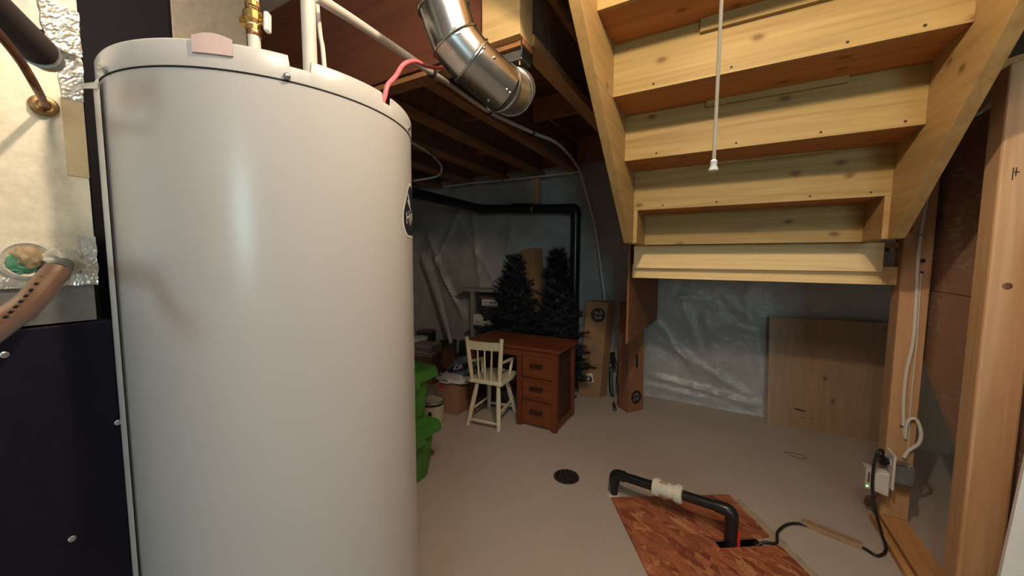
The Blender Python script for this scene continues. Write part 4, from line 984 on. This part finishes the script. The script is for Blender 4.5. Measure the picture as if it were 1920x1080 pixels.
lbx = thing('litter_carton', 'small white carton with black lettering and green base beside the left tree', 'box', (-2.2, 3.30, .54))
c0_, c1_ = PY(887, 589, 3.32), PY(912, 621, 3.32)
zt, zb_ = c0_.z, .541
part('carton', MB().box(c0_.x, c1_.x+.04, 3.325, 3.40, zb_, zt), paper, lbx, bev=.002)
part('green_band', MB().box(c0_.x-.001, c1_.x+.041, 3.324, 3.401, zb_, zb_+.022), plain('dark_green_band', (.01, .06, .035), .5), lbx)
for s_, dz, sz in (('Litty', .080, .040), ('Fresh', .115, .042)):
    part('lettering', text_mb(s_, sz, (c0_.x+.030, 3.3238, zt-dz), (1, 0, 0), (0, 0, 1), .0006, 'LEFT'), ink, lbx)
part('small_print', MB().box(c0_.x+.03, c0_.x+.085, 3.3235, 3.3245, zt-.143, zt-.138).box(c0_.x+.03, c0_.x+.10, 3.3235, 3.3245, zt-.155, zt-.150).box(c0_.x+.03, c0_.x+.10, 3.3235, 3.3245, zt-.166, zt-.162), ink, lbx)
solo('black_bag', MB().blob((c0_.x+.20, 3.36, zt-.01), .13, .06, .055, .5, 3, seed=6), black_dull, 'crumpled black bag lying beside the small white carton', 'bag', smooth=True)

# ================================================================== GREEN TOTES
def tote(name, label, x0, x1, y0, y1, z0, h, lidh, ov, taper=.03):
    t = thing(name, label, 'tote', ((x0+x1)/2, (y0+y1)/2, z0), 'stacked green totes')
    def ring(i, z, e):   # rounded rectangle with recessed corner ribs
        xa, xb, ya, yb = x0-e, x1+e, y0-e, y1+e; r = .035; pts = []
        for cx_, cy_, q0_ in ((xb-r, yb-r, 0), (xa+r, yb-r, 90), (xa+r, ya+r, 180), (xb-r, ya+r, 270)):
            for k in range(5):
                q = math.radians(q0_+22.5*k); pts.append(Vector((cx_+r*math.cos(q), cy_+r*math.sin(q), z)))
        return pts
    def loft(rings):
        mb = MB(); n = len(rings[0])
        for rg in rings: mb.v += rg
        for i in range(len(rings)-1):
            for k in range(n): mb.f.append((i*n+k, i*n+(k+1) % n, (i+1)*n+(k+1) % n, (i+1)*n+k))
        mb.f.append(tuple(range(n))[::-1]); mb.f.append(tuple((len(rings)-1)*n+k for k in range(n))); return mb
    zt = z0+h
    part('tub', loft([ring(0, z0, -taper), ring(0, z0+.01, -taper+.004), ring(0, zt-.045, 0), ring(0, zt-.044, .008), ring(0, zt-.002, .010)]), green, t, smooth=True)
    part('lid', loft([ring(0, zt-.038, ov), ring(0, zt-.036, ov+.004), ring(0, zt, ov), ring(0, zt+lidh*.35, ov-.008), ring(0, zt+lidh*.40, ov-.05), ring(0, zt+lidh*.85, ov-.065), ring(0, zt+lidh, ov-.085)]), green, t, 'lighter green lid', smooth=True)
    for yy in (y0+.07, y1-.085):
        part('side_rib', MB().hexa([(x1-taper-.004, yy-.014, z0+.01), (x1-taper+.006, yy-.010, z0+.01), (x1-taper+.006, yy+.010, z0+.01), (x1-taper-.004, yy+.014, z0+.01)],
                [(x1-.004, yy-.014, zt-.05), (x1+.007, yy-.010, zt-.05), (x1+.007, yy+.010, zt-.05), (x1-.004, yy+.014, zt-.05)]), green, t)
    hx = x1+ov+.002
    part('latch', MB().box(hx-.004, hx+.016, (y0+y1)/2-.05, (y0+y1)/2+.05, zt-.062, zt+.004), green, t, bev=.006)
tote('storage_tote', 'lower green plastic tote standing on the floor right of the white tank', -1.98, -1.445, 1.26, 1.64, 0, .315, .05, .030)
tote('storage_tote', 'upper green plastic tote stacked on the other green tote', -2.00, -1.475, 1.24, 1.63, .366, .275, .055, .040, .02)

# ================================================================== CLUTTER AT THE BACK LEFT
pcn = thing('paint_can', 'white paint can with dark drips between the green totes and the carton', 'can', (-1.945, 2.17, 0))
part('can_body', MB().lathe([(.088, 0), (.090, .004), (.090, .172), (.087, .176)], (-1.945, 2.17, 0), seg=36), plain('cream_can', (.52, .46, .36), .5, var=.14, sc=8), pcn, smooth=True)
part('rim', MB().ring((-1.945, 2.17, .178), UPZ, .086, .005, 36, 8), steel, pcn, smooth=True)
part('dark_band', MB().lathe([(.0905, .150), (.0908, .160), (.0905, .170)], (-1.945, 2.17, 0), seg=36), black_dull, pcn, 'dark paint drip band', smooth=True)
part('lid', MB().lathe([(.082, .170), (.080, .174)], (-1.945, 2.17, 0), seg=30), galv, pcn)
part('label_mark', MB().obox(Vector((-1.90, 2.088, .095)), Vector((.012, .006, 0)), UPZ*.020, Vector((.002, -.004, 0))), ink, pcn)
cb = thing('cardboard_box', 'brown cardboard box on the floor left of the chair, with bags on top', 'box', (-1.99, 2.5, 0))
e0, e1, e2 = PZ(835, 775, 0), PZ(858, 779, 0), PZ(884, 764, 0)
e0 = e1+(e0-e1).normalized()*.20; e2 = e1+(e2-e1).normalized()*.20; e3 = e0+(e2-e1); bh = zat(858, 724, e1)
part('carton', MB().hexa([e0, e1, e2, e3], [p+UPZ*bh for p in (e0, e1, e2, e3)]), plain('cardboard_pinkish', (.30, .16, .10), .8, var=.1, sc=6), cb, bev=.003)
part('red_sticker', MB().obox(e0.lerp(e1, .22)+UPZ*(bh-.022)+Vector((.0, -.002, 0)), (e1-e0)*.12, UPZ*.013, Vector((0, .0015, 0))), red_pl, cb, 'red sticker')
cbc = (e0+e2)/2
fx_ = (e1-e0).normalized(); fy_ = UPZ.cross(fx_)
solo('white_bag', MB().blob(cbc+UPZ*(bh+.030)+fx_*.0, .15, .12, .045, .45, 2.8, 28, 16, seed=5, axes=[fx_, fy_, UPZ], flat=.029), bag_w, 'crumpled white plastic bag lying on the cardboard box', 'bag', smooth=True)
fb = thing('food_bag', 'blue-grey pet food bag with dark lettering strip lying on the white bag', 'bag', cbc+UPZ*(bh+.075))
fc = cbc+UPZ*(bh+.125)+fy_*.04+fx_*.06
tx = (fx_*.94+UPZ*.30).normalized(); tyv = (UPZ*.80+fy_*.55-fx_*.1); tyv = (tyv-tx*tyv.dot(tx)).normalized(); tz_ = tx.cross(tyv)
if tz_.y > 0: tz_ = -tz_
part('bag_body', MB().blob(fc, .145, .085, .045, .35, 2.5, 28, 16, seed=12, axes=[tx, tyv, tz_]), bag_b, fb, smooth=True)
sp_c = fc+tz_*.052-tyv*.030
part('dark_strip', MB().blob(sp_c, .118, .032, .010, .15, 2, 24, 10, seed=3, axes=[tx, tyv, tz_]), plain('navy_strip', (.012, .014, .03), .4), fb, smooth=True)
part('lettering', text_mb('iOR', .060, sp_c+tz_*.0125, tx, tyv, .001), paper, fb)
solo('brown_bag', MB().blob(PZ(842, 700, .10)+UPZ*.16, .10, .09, .12, .3, 2.2, 24, 14, seed=15), brown_bag, 'crumpled brown paper bag behind the green tote and blue bag', 'bag', smooth=True)
def P0(x, y): return PZ(x, y, 0)
bk_ = thing('black_bucket', 'black plastic bucket near the back wall under the glinting plastic roll', 'bucket', P0(841, 684))
bc = P0(841, 684); br_w = (PT(857, 650, (bc-O).dot(_f))-PT(825, 650, (bc-O).dot(_f))).length/2; bt = zat(841, 639, bc)
part('bucket_body', MB().lathe([(br_w*.90, 0), (br_w*.97, bt-.03), (br_w*1.02, bt-.03), (br_w*1.03, bt), (br_w*.96, bt), (br_w*.94, bt-.02)], bc, seg=32), grey_pl, bk_, smooth=True)
part('handle', MB().tube(smooth_path([bc+Vector((-br_w, 0, bt-.02)), bc+Vector((-br_w*.5, -br_w, bt-.11)), bc+Vector((br_w*.5, -br_w, bt-.11)), bc+Vector((br_w, 0, bt-.02))]), .004, 8), steel, bk_)
pc2 = P0(800, 688); pr = .115
pp = thing('metal_pail', 'dark grey metal pail at the far left beside the paper stack', 'pail', pc2)
pt_ = zat(803, 620, pc2)
part('pail_body', MB().lathe([(pr*.82, 0), (pr, pt_-.02), (pr*1.04, pt_), (pr*.95, pt_)], pc2, seg=32), plain('dark_pail', (.045, .05, .058), .35, .5), pp, smooth=True)
part('pail_handle', MB().box(pc2.x+.09, pc2.x+.13, pc2.y-pr-.03, pc2.y-pr+.02, pt_-.15, pt_-.03), galv_dark, pp)
sc_ = P0(802, 712)
sct = zat(802, 664, sc_)
sbx = solo('side_crate', MB().box(sc_.x-.17, sc_.x+.15, sc_.y-.10, sc_.y+.12, 0, sct-.002), cardboard_dark, 'low dark carton carrying the stack of papers, mostly behind the green tote', 'box', bev=.003)
rr = random.Random(8); z_ = sct
for i in range(7):
    hh = rr.uniform(.012, .026); a = rr.uniform(-.25, .25); w_ = rr.uniform(.10, .14)
    solo('paper_bundle', MB().obox(Vector((sc_.x+rr.uniform(-.02, .02), sc_.y+rr.uniform(-.01, .01), z_+hh/2)), Vector((w_, w_*a, 0)), Vector((-.09*a, .09, 0)), UPZ*(hh/2-.0008)),
         plain('paper_%d' % (i % 3), [(.38, .30, .26), (.30, .22, .18), (.44, .37, .33)][i % 3], .8, var=.15, sc=40), ('bundle of old paper in the pale stack left of the black bucket' if 0 < i < 6 else ('lowest bundle in the pale paper stack left of the black bucket' if i == 0 else 'topmost bundle in the pale paper stack left of the black bucket')),
         'papers', group='stack of old papers' if 0 < i < 6 else None, bev=.002)
    z_ += hh
wc = P0(782, 700); wt = zat(782, 632, wc)
wb = thing('white_container', 'white lidded plastic container just right of the tank, behind the totes', 'container', wc)
part('body', MB().lathe([(.10, 0), (.115, wt-.03), (.115, wt-.028)], wc, seg=28), white_pl, wb, smooth=True)
part('lid', MB().lathe([(.123, wt-.026), (.123, wt-.006), (.110, wt)], wc, seg=28), white_pl, wb, smooth=True)
wq = P0(771, 690); wzt = zat(776, 592, wq)
wbo = thing('white_bottle', 'white spray bottle peeking out beside the tank, above the totes', 'bottle', wq)
part('bottle_body', MB().lathe([(.055, 0), (.058, wzt-.16), (.030, wzt-.08), (.022, wzt-.06), (.022, wzt-.035)], wq, seg=20), grey_shelf, wbo, smooth=True)
part('cap', MB().lathe([(.046, wzt-.034), (.046, wzt-.004), (.040, wzt)], wq, seg=20), white_pl, wbo, smooth=True)
hp = P0(818, 706); solo('cloth_hat', MB().blob(hp+UPZ*(zat(818, 664, hp)-.03), .10, .09, .035, .2, 2, seed=2), plain('dark_felt', (.045, .033, .03), .8, var=.3), 'flat dark cloth hat lying in front of the black bucket', 'hat', smooth=True)
bx2 = P0(872, 706); bz2 = zat(874, 639, bx2)
solo('black_case', MB().box(bx2.x-.07, bx2.x+.16, bx2.y-.02, bx2.y+.14, 0, bz2), grey_pl, 'black plastic case standing behind the left side of the desk', 'case', bev=.01)
dsh = P0(862, 700); solo('pale_dish', MB().lathe([(.05, 0), (.10, .02), (.115, .05), (.105, .05), (.09, .028), (.001, .02)], dsh+UPZ*.02+Vector((0, .05, 0)), seg=28), paper, 'pale shallow dish beside the black plastic case', 'dish', smooth=True)
r0_, r1_ = P0(848, 684), PY(798, 478, 3.56)
solo('plastic_roll', MB().tube([PY(846, 644, 3.40), PY(838, 610, 3.44), PY(820, 545, 3.50), PY(797, 478, 3.55)], [.022, .04, .06, .075], 14), barrier_m, 'glinting clear plastic roll leaning against the sheeting at the far left', 'plastic roll', smooth=True)
